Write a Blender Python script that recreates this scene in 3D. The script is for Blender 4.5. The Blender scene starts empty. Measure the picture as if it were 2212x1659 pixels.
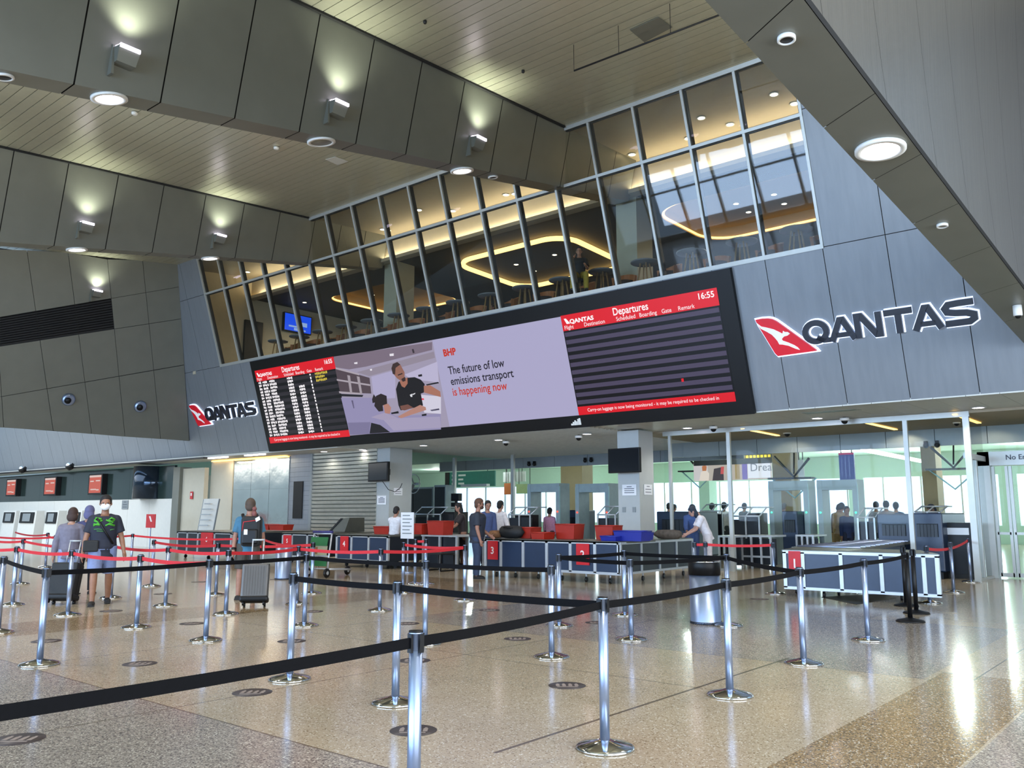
import bpy, bmesh, math, random
from mathutils import Vector, Matrix
C = bpy.context.scene.collection
SC = bpy.context.scene
rnd = random.Random(7)
# ---------------------------------------------------------------- camera, sky, daylight, exposure
F, PITCH, YAW, CZ = 1850.0, .1497, .6975, 1.5
_f = Vector((-math.sin(YAW)*math.cos(PITCH), math.cos(YAW)*math.cos(PITCH), math.sin(PITCH)))
_r = Vector((math.cos(YAW), math.sin(YAW), 0)); _u = _r.cross(_f)
cd = bpy.data.cameras.new('camera'); cam = bpy.data.objects.new('camera', cd); C.objects.link(cam)
cam.matrix_world = Matrix(((_r.x,_u.x,-_f.x,0),(_r.y,_u.y,-_f.y,0),(_r.z,_u.z,-_f.z,CZ),(0,0,0,1)))
cd.sensor_width = 36; cd.lens = F/2212*36; cd.clip_start = .05; cd.clip_end = 400
SC.camera = cam
SC.view_settings.view_transform = 'Standard'; SC.view_settings.look = 'None'
SC.view_settings.gamma = 1; SC.view_settings.use_curve_mapping = False
SC.view_settings.exposure = 0.5
SC.cycles.use_denoising = True
SC.cycles.max_bounces = 6; SC.cycles.diffuse_bounces = 3; SC.cycles.glossy_bounces = 3
SC.cycles.transmission_bounces = 4; SC.cycles.transparent_max_bounces = 12
SC.cycles.sample_clamp_indirect = 4; SC.cycles.caustics_reflective = False; SC.cycles.caustics_refractive = False
W = bpy.data.worlds.new('sky'); SC.world = W; W.use_nodes = True
bg = W.node_tree.nodes['Background']; bg.inputs[0].default_value = (.46,.70,1,1); bg.inputs[1].default_value = 1.7
def light(name, kind, loc, energy, col, aim=None, **kw):
    l = bpy.data.lights.new(name, kind); l.energy = energy; l.color = col
    for k, v in kw.items(): setattr(l, k, v)
    o = bpy.data.objects.new(name, l); C.objects.link(o); o.location = loc
    if aim is not None: o.rotation_euler = (Vector(aim)-Vector(loc)).to_track_quat('-Z','Y').to_euler()
    return o
# daylight through the street windows behind the hall and through the airside windows
light('street_window_daylight','AREA',(-10,-14.7,3.4),6400,(.50,.70,1),(-10,0,3.6),shape='RECTANGLE',size=34,size_y=5)
light('side_fill_added','AREA',(9.6,3,4.2),3000,(.92,.96,1),(-10,4,5.2),shape='RECTANGLE',size=20,size_y=6.5)  # added fill from an unseen side opening, brightens the broad right face
light('airside_window_daylight','AREA',(-18,48.9,2.2),1200,(.8,1,.93),(-18,30,2.0),shape='RECTANGLE',size=36,size_y=2.2)
# ---------------------------------------------------------------- helpers
def lin(c):
    return tuple((v/255/12.92 if v/255 <= .04045 else ((v/255+.055)/1.055)**2.4) for v in c)
def mat(name, rgb, rough=.5, metal=0., emit=0., ecol=None, var=.06, scale=6., stretch=None, bump=0., spec=.5, aniso=0.):
    m = bpy.data.materials.new(name); m.use_nodes = True; nt = m.node_tree; N = nt.nodes; b = N['Principled BSDF']
    c = lin(rgb)
    b.inputs['Roughness'].default_value = rough; b.inputs['Metallic'].default_value = metal
    b.inputs['Specular IOR Level'].default_value = spec
    if aniso: b.inputs['Anisotropic'].default_value = aniso
    tc = N.new('ShaderNodeTexCoord'); nz = N.new('ShaderNodeTexNoise'); nz.inputs['Scale'].default_value = scale
    nz.inputs['Detail'].default_value = 3
    if stretch:
        mp = N.new('ShaderNodeMapping'); mp.inputs['Scale'].default_value = stretch
        nt.links.new(tc.outputs['Object'], mp.inputs[0]); nt.links.new(mp.outputs[0], nz.inputs[0])
    else: nt.links.new(tc.outputs['Object'], nz.inputs[0])
    rp = N.new('ShaderNodeValToRGB')
    rp.color_ramp.elements[0].position = .3; rp.color_ramp.elements[1].position = .7
    rp.color_ramp.elements[0].color = tuple(max(0,v*(1-var)) for v in c)+(1,)
    rp.color_ramp.elements[1].color = tuple(min(1,v*(1+var)) for v in c)+(1,)
    nt.links.new(nz.outputs[0], rp.inputs[0]); nt.links.new(rp.outputs[0], b.inputs['Base Color'])
    if bump:
        bp = N.new('ShaderNodeBump'); bp.inputs['Strength'].default_value = bump; bp.inputs['Distance'].default_value = .02
        nt.links.new(nz.outputs[0], bp.inputs['Height']); nt.links.new(bp.outputs[0], b.inputs['Normal'])
    if emit:
        b.inputs['Emission Color'].default_value = lin(ecol or rgb)+(1,); b.inputs['Emission Strength'].default_value = emit
    return m
def glow(name, rgb, s): return mat(name, rgb, .6, 0, s, rgb, var=.01)
def screen(name, rgb, s=1.): # lit display pixels: black glass that gives off its own colour
    m = mat(name, (8,8,10), .35, 0, s*.68, rgb, var=.0, spec=.3); return m
def glassmat(name, tint, refl=1.0, ior=1.5):
    m = bpy.data.materials.new(name); m.use_nodes = True; nt = m.node_tree; N = nt.nodes
    N.remove(N['Principled BSDF']); out = N['Material Output']
    t = N.new('ShaderNodeBsdfTransparent'); t.inputs[0].default_value = tint+(1,)
    g = N.new('ShaderNodeBsdfGlossy'); g.inputs['Roughness'].default_value = .02; g.inputs[0].default_value = (refl,refl,refl,1)
    f = N.new('ShaderNodeFresnel'); mx = N.new('ShaderNodeMixShader')
    ge = N.new('ShaderNodeNewGeometry'); mr = N.new('ShaderNodeMapRange'); mr.inputs[3].default_value = ior; mr.inputs[4].default_value = 1/ior
    nt.links.new(ge.outputs['Backfacing'], mr.inputs[0]); nt.links.new(mr.outputs[0], f.inputs[0])
    nt.links.new(f.outputs[0], mx.inputs[0]); nt.links.new(t.outputs[0], mx.inputs[1]); nt.links.new(g.outputs[0], mx.inputs[2])
    nt.links.new(mx.outputs[0], out.inputs[0]); return m
class MB:
    def __init__(s): s.v = []; s.f = []; s.m = []; s.sm = []
    def face(s, pts, mi=0, sm=False):
        i = len(s.v); s.v += [tuple(p) for p in pts]; s.f.append(tuple(range(i, i+len(pts)))); s.m.append(mi); s.sm.append(sm)
    def hexa(s, b, t, mi=0):
        i = len(s.v); s.v += [tuple(p) for p in b]+[tuple(p) for p in t]; n = len(b)
        s.f.append(tuple(range(i+n-1, i-1, -1))); s.f.append(tuple(range(i+n, i+2*n)))
        for k in range(n): s.f.append((i+k, i+(k+1)%n, i+n+(k+1)%n, i+n+k))
        s.m += [mi]*(n+2); s.sm += [False]*(n+2)
    def box(s, lo, hi, mi=0):
        x0,y0,z0 = lo; x1,y1,z1 = hi
        s.hexa([(x0,y0,z0),(x1,y0,z0),(x1,y1,z0),(x0,y1,z0)], [(x0,y0,z1),(x1,y0,z1),(x1,y1,z1),(x0,y1,z1)], mi)
    def obox(s, c, ax, ay, az, mi=0):   # oriented box: centre and three half vectors
        c, ax, ay, az = map(Vector, (c, ax, ay, az))
        q = lambda z: [c-ax-ay+z, c+ax-ay+z, c+ax+ay+z, c-ax+ay+z]
        s.hexa(q(-az), q(az), mi)
    def tube(s, pts, rad, n=8, mi=0, sm=True, cap=True, flat=None):
        pts = [Vector(p) for p in pts]; k = len(pts)
        if not hasattr(rad, '__len__'): rad = [rad]*k
        i0 = len(s.v); prev = None
        for j, p in enumerate(pts):
            d = (pts[min(j+1,k-1)]-pts[max(j-1,0)]).normalized()
            if prev is None:
                a = Vector((0,0,1)) if abs(d.z) < .9 else Vector((0,1,0))
                u = a.cross(d).normalized()
            else: u = (prev-d*prev.dot(d)).normalized()
            prev = u; w = d.cross(u)
            for q in range(n):
                a = 2*math.pi*q/n; r = rad[j]
                s.v.append(tuple(p+u*r*math.cos(a)+w*r*math.sin(a)*(flat or 1)))
        for j in range(k-1):
            for q in range(n):
                a = i0+j*n+q; b = i0+j*n+(q+1)%n
                s.f.append((a, b, b+n, a+n)); s.m.append(mi); s.sm.append(sm)
        if cap:
            s.f.append(tuple(range(i0+n-1, i0-1, -1))); s.f.append(tuple(range(i0+(k-1)*n, i0+k*n))); s.m += [mi]*2; s.sm += [False]*2
    def lathe(s, prof, c=(0,0,0), n=24, mi=0, sm=True, axis=None):
        M = Matrix.Identity(3)
        if axis is not None: M = Vector(axis).to_track_quat('Z','Y').to_matrix()
        c = Vector(c); i0 = len(s.v); k = len(prof)
        for r, z in prof:
            for q in range(n):
                a = 2*math.pi*q/n; s.v.append(tuple(c+M@Vector((r*math.cos(a), r*math.sin(a), z))))
        for j in range(k-1):
            for q in range(n):
                a = i0+j*n+q; b = i0+j*n+(q+1)%n; s.f.append((a, b, b+n, a+n)); s.m.append(mi); s.sm.append(sm)
        for j, rev in ((0,True),(k-1,False)):
            if prof[j][0] > 1e-4:
                r = range(i0+j*n, i0+j*n+n); s.f.append(tuple(reversed(r)) if rev else tuple(r)); s.m.append(mi); s.sm.append(False)
    def ball(s, c, r, n=12, mi=0, M=None):
        rx,ry,rz = r if hasattr(r,'__len__') else (r,r,r); k = n//2+1; i0 = len(s.v); c = Vector(c)
        for j in range(k):
            t = math.pi*j/(k-1)
            for q in range(n):
                a = 2*math.pi*q/n; p = Vector((rx*math.sin(t)*math.cos(a), ry*math.sin(t)*math.sin(a), -rz*math.cos(t)))
                s.v.append(tuple(c+(M@p if M else p)))
        for j in range(k-1):
            for q in range(n):
                a = i0+j*n+q; b = i0+j*n+(q+1)%n; s.f.append((a,b,b+n,a+n)); s.m.append(mi); s.sm.append(True)
    def build(s, name, mats, parent=None, loc=None, bevel=0):
        me = bpy.data.meshes.new(name); me.from_pydata(s.v, [], s.f)
        for m in (mats if isinstance(mats,(list,tuple)) else [mats]): me.materials.append(m)
        me.polygons.foreach_set('material_index', s.m); me.polygons.foreach_set('use_smooth', s.sm)
        me.validate(); bm = bmesh.new(); bm.from_mesh(me); bmesh.ops.remove_doubles(bm, verts=bm.verts, dist=1e-5) if len(s.v) < 60000 else None
        bmesh.ops.recalc_face_normals(bm, faces=bm.faces); bm.to_mesh(me); bm.free()
        o = bpy.data.objects.new(name, me); C.objects.link(o)
        if parent: o.parent = parent
        if loc is not None: o.location = loc
        if bevel:
            b = o.modifiers.new('bevel','BEVEL'); b.width = bevel; b.segments = 2; b.limit_method = 'ANGLE'
        return o
def tag(o, label=None, cat=None, group=None, kind=None):
    if label: o['label'] = label
    if cat: o['category'] = cat
    if group: o['group'] = group
    if kind: o['kind'] = kind
    return o
def thing(name, label, cat, loc=(0,0,0), rz=0, group=None):
    o = bpy.data.objects.new(name, None); C.objects.link(o); o.location = loc; o.rotation_euler = (0,0,rz)
    o.empty_display_size = .1
    return tag(o, label, cat, group)
def struct(mb, name, mats, **k):
    return tag(mb.build(name, mats, **k), kind='structure')
def dup(o, parent=None):
    c = o.copy(); C.objects.link(c)
    if parent: c.parent = parent
    for ch in list(o.children): dup(ch, c)
    return c
# points in the hall seen along a line of sight
def _ray(u, v): return (u-1106)/F*_r-(v-829.5)/F*_u+_f
def onz(u, v, z=0.): d = _ray(u,v); return Vector((0,0,CZ))+d*((z-CZ)/d.z)
def ony(u, v, y): d = _ray(u,v); return Vector((0,0,CZ))+d*(y/d.y)
def onx(u, v, x): d = _ray(u,v); return Vector((0,0,CZ))+d*(x/d.x)
def onp(u, v, p, n):
    d = _ray(u,v); o = Vector((0,0,CZ)); n = Vector(n); return o+d*((Vector(p)-o).dot(n)/d.dot(n))
# the leaning front wall: x along it, t up its slope, off = distance out of its face
LEAN, YW, ZB = .2984, 18.6, 3.8
SL, CL = math.sin(LEAN), math.cos(LEAN)
def wp(x, t, off=0.): return Vector((x, YW-t*SL-off*CL, ZB+t*CL-off*SL))
def wall_xt(u, v):
    p = onp(u, v, (0,YW,ZB), (0,CL,SL)); return p.x, (p.z-ZB)/CL
def text(body, size, m, parent, mtx, name='lettering', xs=1., bold=0., align='LEFT', depth=0.0, space=1.):
    cu = bpy.data.curves.new('t','FONT'); cu.body = body; cu.size = size; cu.offset = bold; cu.align_x = align
    cu.extrude = depth; cu.space_character = space; cu.resolution_u = 3
    t = bpy.data.objects.new('t', cu); C.objects.link(t); dg = bpy.context.evaluated_depsgraph_get()
    me = bpy.data.meshes.new_from_object(t.evaluated_get(dg)); bpy.data.objects.remove(t)
    me.transform(mtx @ Matrix.Diagonal((xs,1,1,1))); me.materials.clear(); me.materials.append(m); me.name = name
    o = bpy.data.objects.new(name, me); C.objects.link(o); o.parent = parent; return o
def frame_mtx(o, ex, ey):   # local x -> ex, local y -> ey
    ex = Vector(ex).normalized(); ey = Vector(ey).normalized(); ez = ex.cross(ey); o = Vector(o)
    return Matrix(((ex.x,ey.x,ez.x,o.x),(ex.y,ey.y,ez.y,o.y),(ex.z,ey.z,ez.z,o.z),(0,0,0,1)))
# ---------------------------------------------------------------- materials
M = {}
M['clad'] = mat('brushed_grey_cladding',(134,139,145),.45,.28,var=.05,scale=3,stretch=(3,.4,.4))
M['clad_dark'] = mat('grey_green_cladding',(120,121,112),.42,.3,var=.04,scale=2)
M['clad_soft'] = mat('soffit_grey',(206,206,200),.5,.1,var=.03)
M['seam'] = mat('panel_joint',(28,28,28),.8)
M['strip'] = mat('cream_ceiling_strip',(200,197,174),.28,.45,var=.03)
M['alu'] = mat('mullion_aluminium',(184,186,182),.42,.4,var=.03)
M['dark'] = mat('gasket_black',(22,22,24),.6)
M['white'] = mat('white_paint',(226,226,222),.5,var=.02)
M['steel'] = mat('stainless_steel',(200,202,196),.16,1.,var=.04,scale=1.4,bump=.5)
M['chrome'] = mat('chrome_post',(158,174,206),.36,.9,var=.02)
M['chromebase'] = mat('polished_base',(205,205,205),.08,1.,var=.02)
M['blk'] = mat('black_plastic',(11,11,13),.45,spec=.3)
M['tape'] = mat('black_webbing',(7,7,10),.85,scale=60,var=.2,spec=.15)
M['rtape'] = mat('red_webbing',(196,34,44),.7,scale=60,var=.1)
M['glass'] = glassmat('lounge_glass',(.84,.87,.83),.8,1.5)
M['clear'] = glassmat('screening_glass',(.93,.97,.95),.30,1.35)
M['lampw'] = glow('lamp_white',(255,246,250),7)
M['upw'] = glow('uplight_white',(235,225,255),5)
M['warm'] = glow('warm_led',(255,206,120),2.2)
M['spotw'] = glow('small_downlight',(255,240,210),5)
# ---------------------------------------------------------------- terrazzo floor
def floor_mat():
    m = bpy.data.materials.new('terrazzo'); m.use_nodes = True; nt = m.node_tree; N = nt.nodes; L = nt.links
    b = N['Principled BSDF']; tc = N.new('ShaderNodeTexCoord'); sx = N.new('ShaderNodeSeparateXYZ'); L.new(tc.outputs['Object'], sx.inputs[0])
    def mth(op, a, c):
        n = N.new('ShaderNodeMath'); n.operation = op
        for i, q in enumerate((a, c)):
            if isinstance(q, (int,float)): n.inputs[i].default_value = q
            else: L.new(q, n.inputs[i])
        return n.outputs[0]
    X, Y = sx.outputs[0], sx.outputs[1]
    def rect(x0,x1,y0,y1):
        return mth('MULTIPLY', mth('MULTIPLY', mth('GREATER_THAN',X,x0), mth('LESS_THAN',X,x1)), mth('MULTIPLY', mth('GREATER_THAN',Y,y0), mth('LESS_THAN',Y,y1)))
    def mix(f, a, c):
        n = N.new('ShaderNodeMix'); n.data_type = 'RGBA'; L.new(f, n.inputs[0])
        for i, q in ((6,a),(7,c)):
            if isinstance(q, tuple): n.inputs[i].default_value = q+(1,)
            else: L.new(q, n.inputs[i])
        return n.outputs[2]
    def add(*r):
        o = r[0]
        for q in r[1:]: o = mth('MAXIMUM', o, q)
        return o
    grey = add(rect(-60,-2.35,-14,3.65), rect(-9.4,-2.35,8.66,12.98), rect(-1.4,9,-14,8.2))
    tan = add(rect(-2.3,-1.42,-14,9.15), rect(-13.1,-11.7,-14,13.), rect(-26,-4.2,13.,14.7))
    v1 = N.new('ShaderNodeTexVoronoi'); v1.inputs['Scale'].default_value = 105; L.new(tc.outputs['Object'], v1.inputs[0])
    v2 = N.new('ShaderNodeTexNoise'); v2.inputs['Scale'].default_value = .9; L.new(tc.outputs['Object'], v2.inputs[0])
    sc = N.new('ShaderNodeSeparateColor'); L.new(v1.outputs['Color'], sc.inputs[0])
    base = mix(mth('GREATER_THAN', sc.outputs[0], .88), lin((178,163,138)), lin((136,118,92)))
    g1 = mix(mth('GREATER_THAN', sc.outputs[0], .66), lin((164,154,142)), lin((112,104,98)))
    t1 = mix(mth('GREATER_THAN', sc.outputs[0], .70), lin((158,134,98)), lin((104,86,60)))
    col = mix(grey, base, g1); col = mix(tan, col, t1)
    lt = mix(mth('GREATER_THAN', sc.outputs[1], .93), col, lin((214,206,190))); col = lt
    jo = add(rect(-6.51,-6.495,-14,40), rect(-60,-2.3,3.643,3.657), rect(-60,-2.3,8.655,8.668), rect(-3.765,-3.735,4.3,9), rect(-1.99,-1.975,8.9,40), rect(-60,-3.7,6.97,6.985), rect(-9.4,-2.3,12.98,12.993), rect(-9.41,-9.395,3.6,40))
    col = mix(jo, col, lin((98,86,70)))
    st = N.new('ShaderNodeMix'); st.data_type = 'RGBA'; st.blend_type = 'MULTIPLY'; st.inputs[0].default_value = .35
    L.new(col, st.inputs[6]); rr = N.new('ShaderNodeValToRGB'); L.new(v2.outputs[0], rr.inputs[0])
    rr.color_ramp.elements[0].color = (.72,.72,.72,1); rr.color_ramp.elements[0].position = .35; rr.color_ramp.elements[1].position = .6
    L.new(rr.outputs[0], st.inputs[7]); L.new(st.outputs[2], b.inputs['Base Color'])
    b.inputs['Roughness'].default_value = .15; b.inputs['Specular IOR Level'].default_value = .42
    return m
q = MB(); q.face([(-62,-14,0),(9,-14,0),(9,60,0),(-62,60,0)]); struct(q,'floor',floor_mat())
# ---------------------------------------------------------------- sloping strip ceiling between the beams
zc = lambda y: 11.06+.0815*(y-16.37)
zb = lambda y: 7.48+.1704*(y-3.863)
q = MB(); y = -14.
while y < 16.3:
    a, b = y, min(y+.235, 16.4)
    q.hexa([(-32,a,zc(a)),(9,a,zc(a)),(9,b,zc(b)),(-32,b,zc(b))],[(-32,a,zc(a)+.05),(9,a,zc(a)+.05),(9,b,zc(b)+.05),(-32,b,zc(b)+.05)]); y += .25
struct(q,'ceiling',M['strip'])
q = MB(); q.hexa([(-34,-14.2,zc(-14)+.12),(9,-14.2,zc(-14)+.12),(9,16.4,zc(16.4)+.12),(-34,16.4,zc(16.4)+.12)],[(-34,-14.2,12),(9,-14.2,12),(9,16.4,12.4),(-34,16.4,12.4)])
struct(q,'ceiling_backing',M['seam'])
# ---------------------------------------------------------------- tapering clad beams
K = .243
def beam(xb, name):
    top = lambda y: Vector((xb+K*(zc(y)-zb(y)), y, zc(y)+.04)); bot = lambda y: Vector((xb, y, zb(y)))
    bl = lambda y: Vector((xb-.45, y, zb(y))); tl = lambda y: Vector((xb-.45-K*(zc(y)-zb(y)), y, zc(y)+.04))
    q = MB(); ys = [4.83+1.3*k for k in range(-14, 11)]; ys = [y for y in ys if y < 16.3]+[16.6, 17.7, 18.8, 19.85]
    g = .012
    for a, b in zip(ys, ys[1:]):
        a += g; b -= g
        q.face([bot(a),bot(b),top(b),top(a)]); q.face([bl(a),bl(b),bot(b),bot(a)],1); q.face([tl(a),tl(b),bl(b),bl(a)])
        for y in (b,):
            i = .05
            q.face([bot(y), top(y), top(y)-Vector((i,0,0)), bot(y)+Vector((-i,0,i))],2)
    a, b = ys[0], ys[-1]; i = Vector((.03,0,0)); k = Vector((0,0,.03))
    q.face([bot(a)-i+k,bot(b)-i+k,top(b)-i,top(a)-i],2); q.face([bl(a)+k,bl(b)+k,bot(b)+k,bot(a)+k],2); q.face([tl(a)+i,tl(b)+i,bl(b)+i,bl(a)+i],2)
    q.face([bl(b),bot(b),top(b),tl(b)],0)
    # dark shadow-gap line where the face meets the ceiling
    struct(q, name, [M['clad_dark'],M['clad_dark'],M['seam']])
    return bot, bl, top
BX = (-12.33, -22.7)
B1 = beam(BX[0],'trim_1'); B2 = beam(BX[1],'trim_2')
for n, xb in enumerate(BX):
    q = MB(); p = lambda y, e: Vector((xb+K*(zc(y)-zb(y))+e, y, zc(y)-.045))
    q.hexa([p(-13,0),p(-13,.05),p(16.3,.05),p(16.3,0)],[v+Vector((0,0,.06)) for v in (p(-13,0),p(-13,.05),p(16.3,.05),p(16.3,0))]); struct(q,'trim_%d'%(n+3),M['seam'])
# ---------------------------------------------------------------- low descending beam on the right
zr = lambda y: 5.34-.0602*(y-5.53)
q = MB(); ys = [-13,-9.8,-6.6,-3.4,-.2,1.4,3.,4.6,6.22,7.95,9.4,10.92,12.6,14.4,16.2,18.05]
for a, b in zip(ys, ys[1:]):
    g = .006; sk = .35
    q.face([(-2.72,a+g,zr(a)),(-2.72,b-g,zr(b)),(-2.13,b-g-sk,zr(b-sk)),(-2.13,a+g-sk,zr(a-sk))])
q.hexa([(-2.70,-13,zr(-13)+.02),(-2.13,-13,zr(-13)+.02),(-2.13,18.05,zr(18.05)+.02),(-2.70,18.05,zr(18.05)+.02)],[(-2.70,-13,9.4),(-2.2,-13,9.4),(-2.2,18.05,9.4),(-2.70,18.05,9.4)],1)
struct(q,'trim_5',[M['clad_dark'],M['seam']])
M['clad_big'] = mat('brushed_broad_panel',(112,108,101),.34,.55,var=.10,scale=4,stretch=(.3,9,.25),bump=.12)
q = MB(); n = 24
def face_pt(y, h):   # slowly curving broad face above the right edge
    return Vector((-2.11+.10*h*h*.12, y-.3*h, zr(y)+.015+h))
ytop = lambda y: 9.06+.344*(y-13.3)
yy = [-13,-9,-5,-1,3.2,4.8,6.3,7.9,9.6,11.0,12.5,14.,15.6,17.2,18.4]
for a, b in zip(yy, yy[1:]):
    for k in range(n):
        h0, h1 = k*.42+.03, (k+1)*.42+.03
        q.face([face_pt(a+.004,h0),face_pt(b-.004,h0),face_pt(b-.004,h1),face_pt(a+.004,h1)],0,True)
for h in (.0,):
    q.face([face_pt(-13,0)-Vector((.02,0,0)),face_pt(18.4,0)-Vector((.02,0,0)),face_pt(18.4,.03),face_pt(-13,.03)],1)
for k in range(n):
    o = Vector((.012,0,0)); q.face([face_pt(-13,k*.42+.03)-o,face_pt(18.4,k*.42+.03)-o,face_pt(18.4,k*.42+.45)-o,face_pt(-13,k*.42+.45)-o],1)
struct(q,'trim_6',[M['clad_big'],M['seam']])
q = MB(); q.hexa([(-2.1,3.0,5.55),(9,3.0,5.55),(9,19,11.05),(-2.1,19,11.05)],[(-2.1,3.0,5.65),(9,3.0,5.65),(9,19,11.15),(-2.1,19,11.15)]); struct(q,'ceiling_side_bay',M['white'])
# ---------------------------------------------------------------- leaning front wall with its band of lounge glazing
GX0, GX1, TS, TT, TG = -29.28, -6.19, 3.43, 6.2, 7.6
def panels(q, xs, ts, mi=0, g=.008, off=0.):
    for a, b in zip(xs, xs[1:]):
        for c, d in zip(ts, ts[1:]):
            q.hexa([wp(a+g,c+g,-.02),wp(b-g,c+g,-.02),wp(b-g,d-g,-.02),wp(a+g,d-g,-.02)],[wp(a+g,c+g,off),wp(b-g,c+g,off),wp(b-g,d-g,off),wp(a+g,d-g,off)],mi)
px = [-6.19-1.283*k for k in range(42)][::-1]+[-4.92,-3.64,-2.36,-1.08,.2,1.5]
q = MB(); panels(q, px, [0,TS-.02]); panels(q, [x for x in px if x >= -6.2], [TS-.02,6.3,9.4]); panels(q, [-32.6,-31.85,-30.56,GX0], [TS-.02,TT,TG+.02])
q.hexa([wp(-60,-.0,-.03),wp(1.5,-.0,-.03),wp(1.5,TS-.03,-.03),wp(-60,TS-.03,-.03)],[wp(-60,0,-.2),wp(1.5,0,-.2),wp(1.5,TS-.03,-.2),wp(-60,TS-.03,-.2)],1)
q.hexa([wp(GX1+.03,TS-.03,-.03),wp(1.5,TS-.03,-.03),wp(1.5,9.4,-.03),wp(GX1+.03,9.4,-.03)],[wp(GX1+.03,TS-.03,-.2),wp(1.5,TS-.03,-.2),wp(1.5,9.4,-.2),wp(GX1+.03,9.4,-.2)],1)
q.hexa([wp(-34,TS-.03,-.03),wp(GX0-.03,TS-.03,-.03),wp(GX0-.03,TG,-.03),wp(-34,TG,-.03)],[wp(-34,TS-.03,-.2),wp(GX0-.03,TS-.03,-.2),wp(GX0-.03,TG,-.2),wp(-34,TG,-.2)],1)
struct(q,'wall_front',[M['clad'],M['seam']])
win = tag(bpy.data.objects.new('window_1',None), kind='structure'); C.objects.link(win)
q = MB(); q.face([wp(GX0,TS,-.03),wp(GX1,TS,-.03),wp(GX1,TG,-.03),wp(GX0,TG,-.03)]); q.build('glazing',M['glass'],win)
def wbar(q, x0, x1, t0, t1, o0, o1, mi=0):
    q.hexa([wp(x0,t0,o0),wp(x1,t0,o0),wp(x1,t1,o0),wp(x0,t1,o0)],[wp(x0,t0,o1),wp(x1,t0,o1),wp(x1,t1,o1),wp(x0,t1,o1)],mi)
q = MB()
for k in range(19):
    x = GX1-1.283*k
    wbar(q,x-.03,x+.03,TS,TG,-.14,.02); wbar(q,x-.055,x+.055,TS,TG,-.16,-.035,1)
for t, w in ((TS,.05),(TT,.035),(TG-.04,.05)):
    wbar(q,GX0-.03,GX1+.03,t-w,t+w,-.14,.03); wbar(q,GX0,GX1,t-w-.03,t+w,-.15,-.04,1)
q.build('mullions',[M['alu'],M['dark']],win)
# ---------------------------------------------------------------- end wall of the hall, its louvres
E1 = Vector((-30.7,16.37,11.06)); E2 = Vector((-32.66,18.4,4.42)); E3 = Vector((-33.62,11.63,4.42))
en = (E1-E2).cross(E3-E2).normalized(); 
if en.x < 0: en = -en
def E(u, v, off=0.): return onp(u, v, E2, en)+en*off
def lerp(a, b, t): return (a[0]+(b[0]-a[0])*t, a[1]+(b[1]-a[1])*t)
vs = [((-94,535),(-72,918)),((-18,538),(8,924)),((58,540),(115,931)),((147,545),(198,938)),((232,560),(270,944)),((308,562),(347,949)),((384,571),(409,953))]
# panel corners down each joint: top, louvre top, louvre bottom, lower joint, foot
fr = []
rows = [(.0,.0),(0,0)]
jl = [lambda x: 664-.17*(x-115)+2, lambda x: 736-.152*(x-80), lambda x: 840-.174*(x-100)]
def cross(a, b, f):
    t = 0.5
    for _ in range(40):
        p = lerp(a,b,t); t -= (p[1]-f(p[0]))/(b[1]-a[1])
    return lerp(a,b,t)
grid = [[a, cross(a,b,jl[0]), cross(a,b,jl[1]), cross(a,b,jl[2]), b] for a, b in vs]
q = MB(); q2 = MB()
def shrink(P, g=.012):
    c = sum(P, Vector())/len(P); return [c+(p-c)*(1-g) for p in P]
for i in range(6):
    for j in range(4):
        P = [E(*grid[i][j]),E(*grid[i+1][j]),E(*grid[i+1][j+1]),E(*grid[i][j+1])]
        if j == 1 and i >= 4 or (j == 1 and i == 3): 
            pass
        P = shrink(P)
        if j == 1 and i in (1,2,3): continue
        q.hexa([p-en*.03 for p in P],P)
far = [E(*vs[0][0]),E(*vs[-1][0]),E(*vs[-1][1]),E(*vs[0][1])]
ext = [E1+Vector((-3.2,-33,-2.7)), far[0]]
q.hexa([p-en*.04 for p in far],[p-en*.3 for p in far],1)
q.hexa([far[0],far[3],Vector((-36.5,-14,4.4)),Vector((-33.5,-14,8.6))],[p-en*.2 for p in (far[0],far[3],Vector((-36.5,-14,4.4)),Vector((-33.5,-14,8.6)))])
struct(q,'wall_left',[M['clad_dark'],M['seam']])
for i, nm in ((1,'beside the frame edge'),(2,'in the middle of the row of three'),(3,'nearest the corner')):
    P = shrink([E(*grid[i][1]),E(*grid[i+1][1]),E(*grid[i+1][2]),E(*grid[i][2])],.02)
    r = thing('louvre_vent','black louvred air vent on the end wall, '+nm,'vent',tuple(P[3]),group='louvres in the end wall')
    L = lambda p: p-P[3]
    q = MB(); q.hexa([L(p)-en*.12 for p in P],[L(p)-en*.03 for p in P]); q.build('backing',M['dark'],r)
    q = MB()
    for k in range(12):
        t = k/12; a0 = P[0].lerp(P[3],t); a1 = P[1].lerp(P[2],t); d = (P[3]-P[0])/12
        q.hexa([L(a0),L(a1),L(a1)+d*.55-en*.05,L(a0)+d*.55-en*.05],[L(a0)+en*.006,L(a1)+en*.006,L(a1)+d*.55-en*.044,L(a0)+d*.55-en*.044])
    q.build('slats',M['blk'],r)
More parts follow.
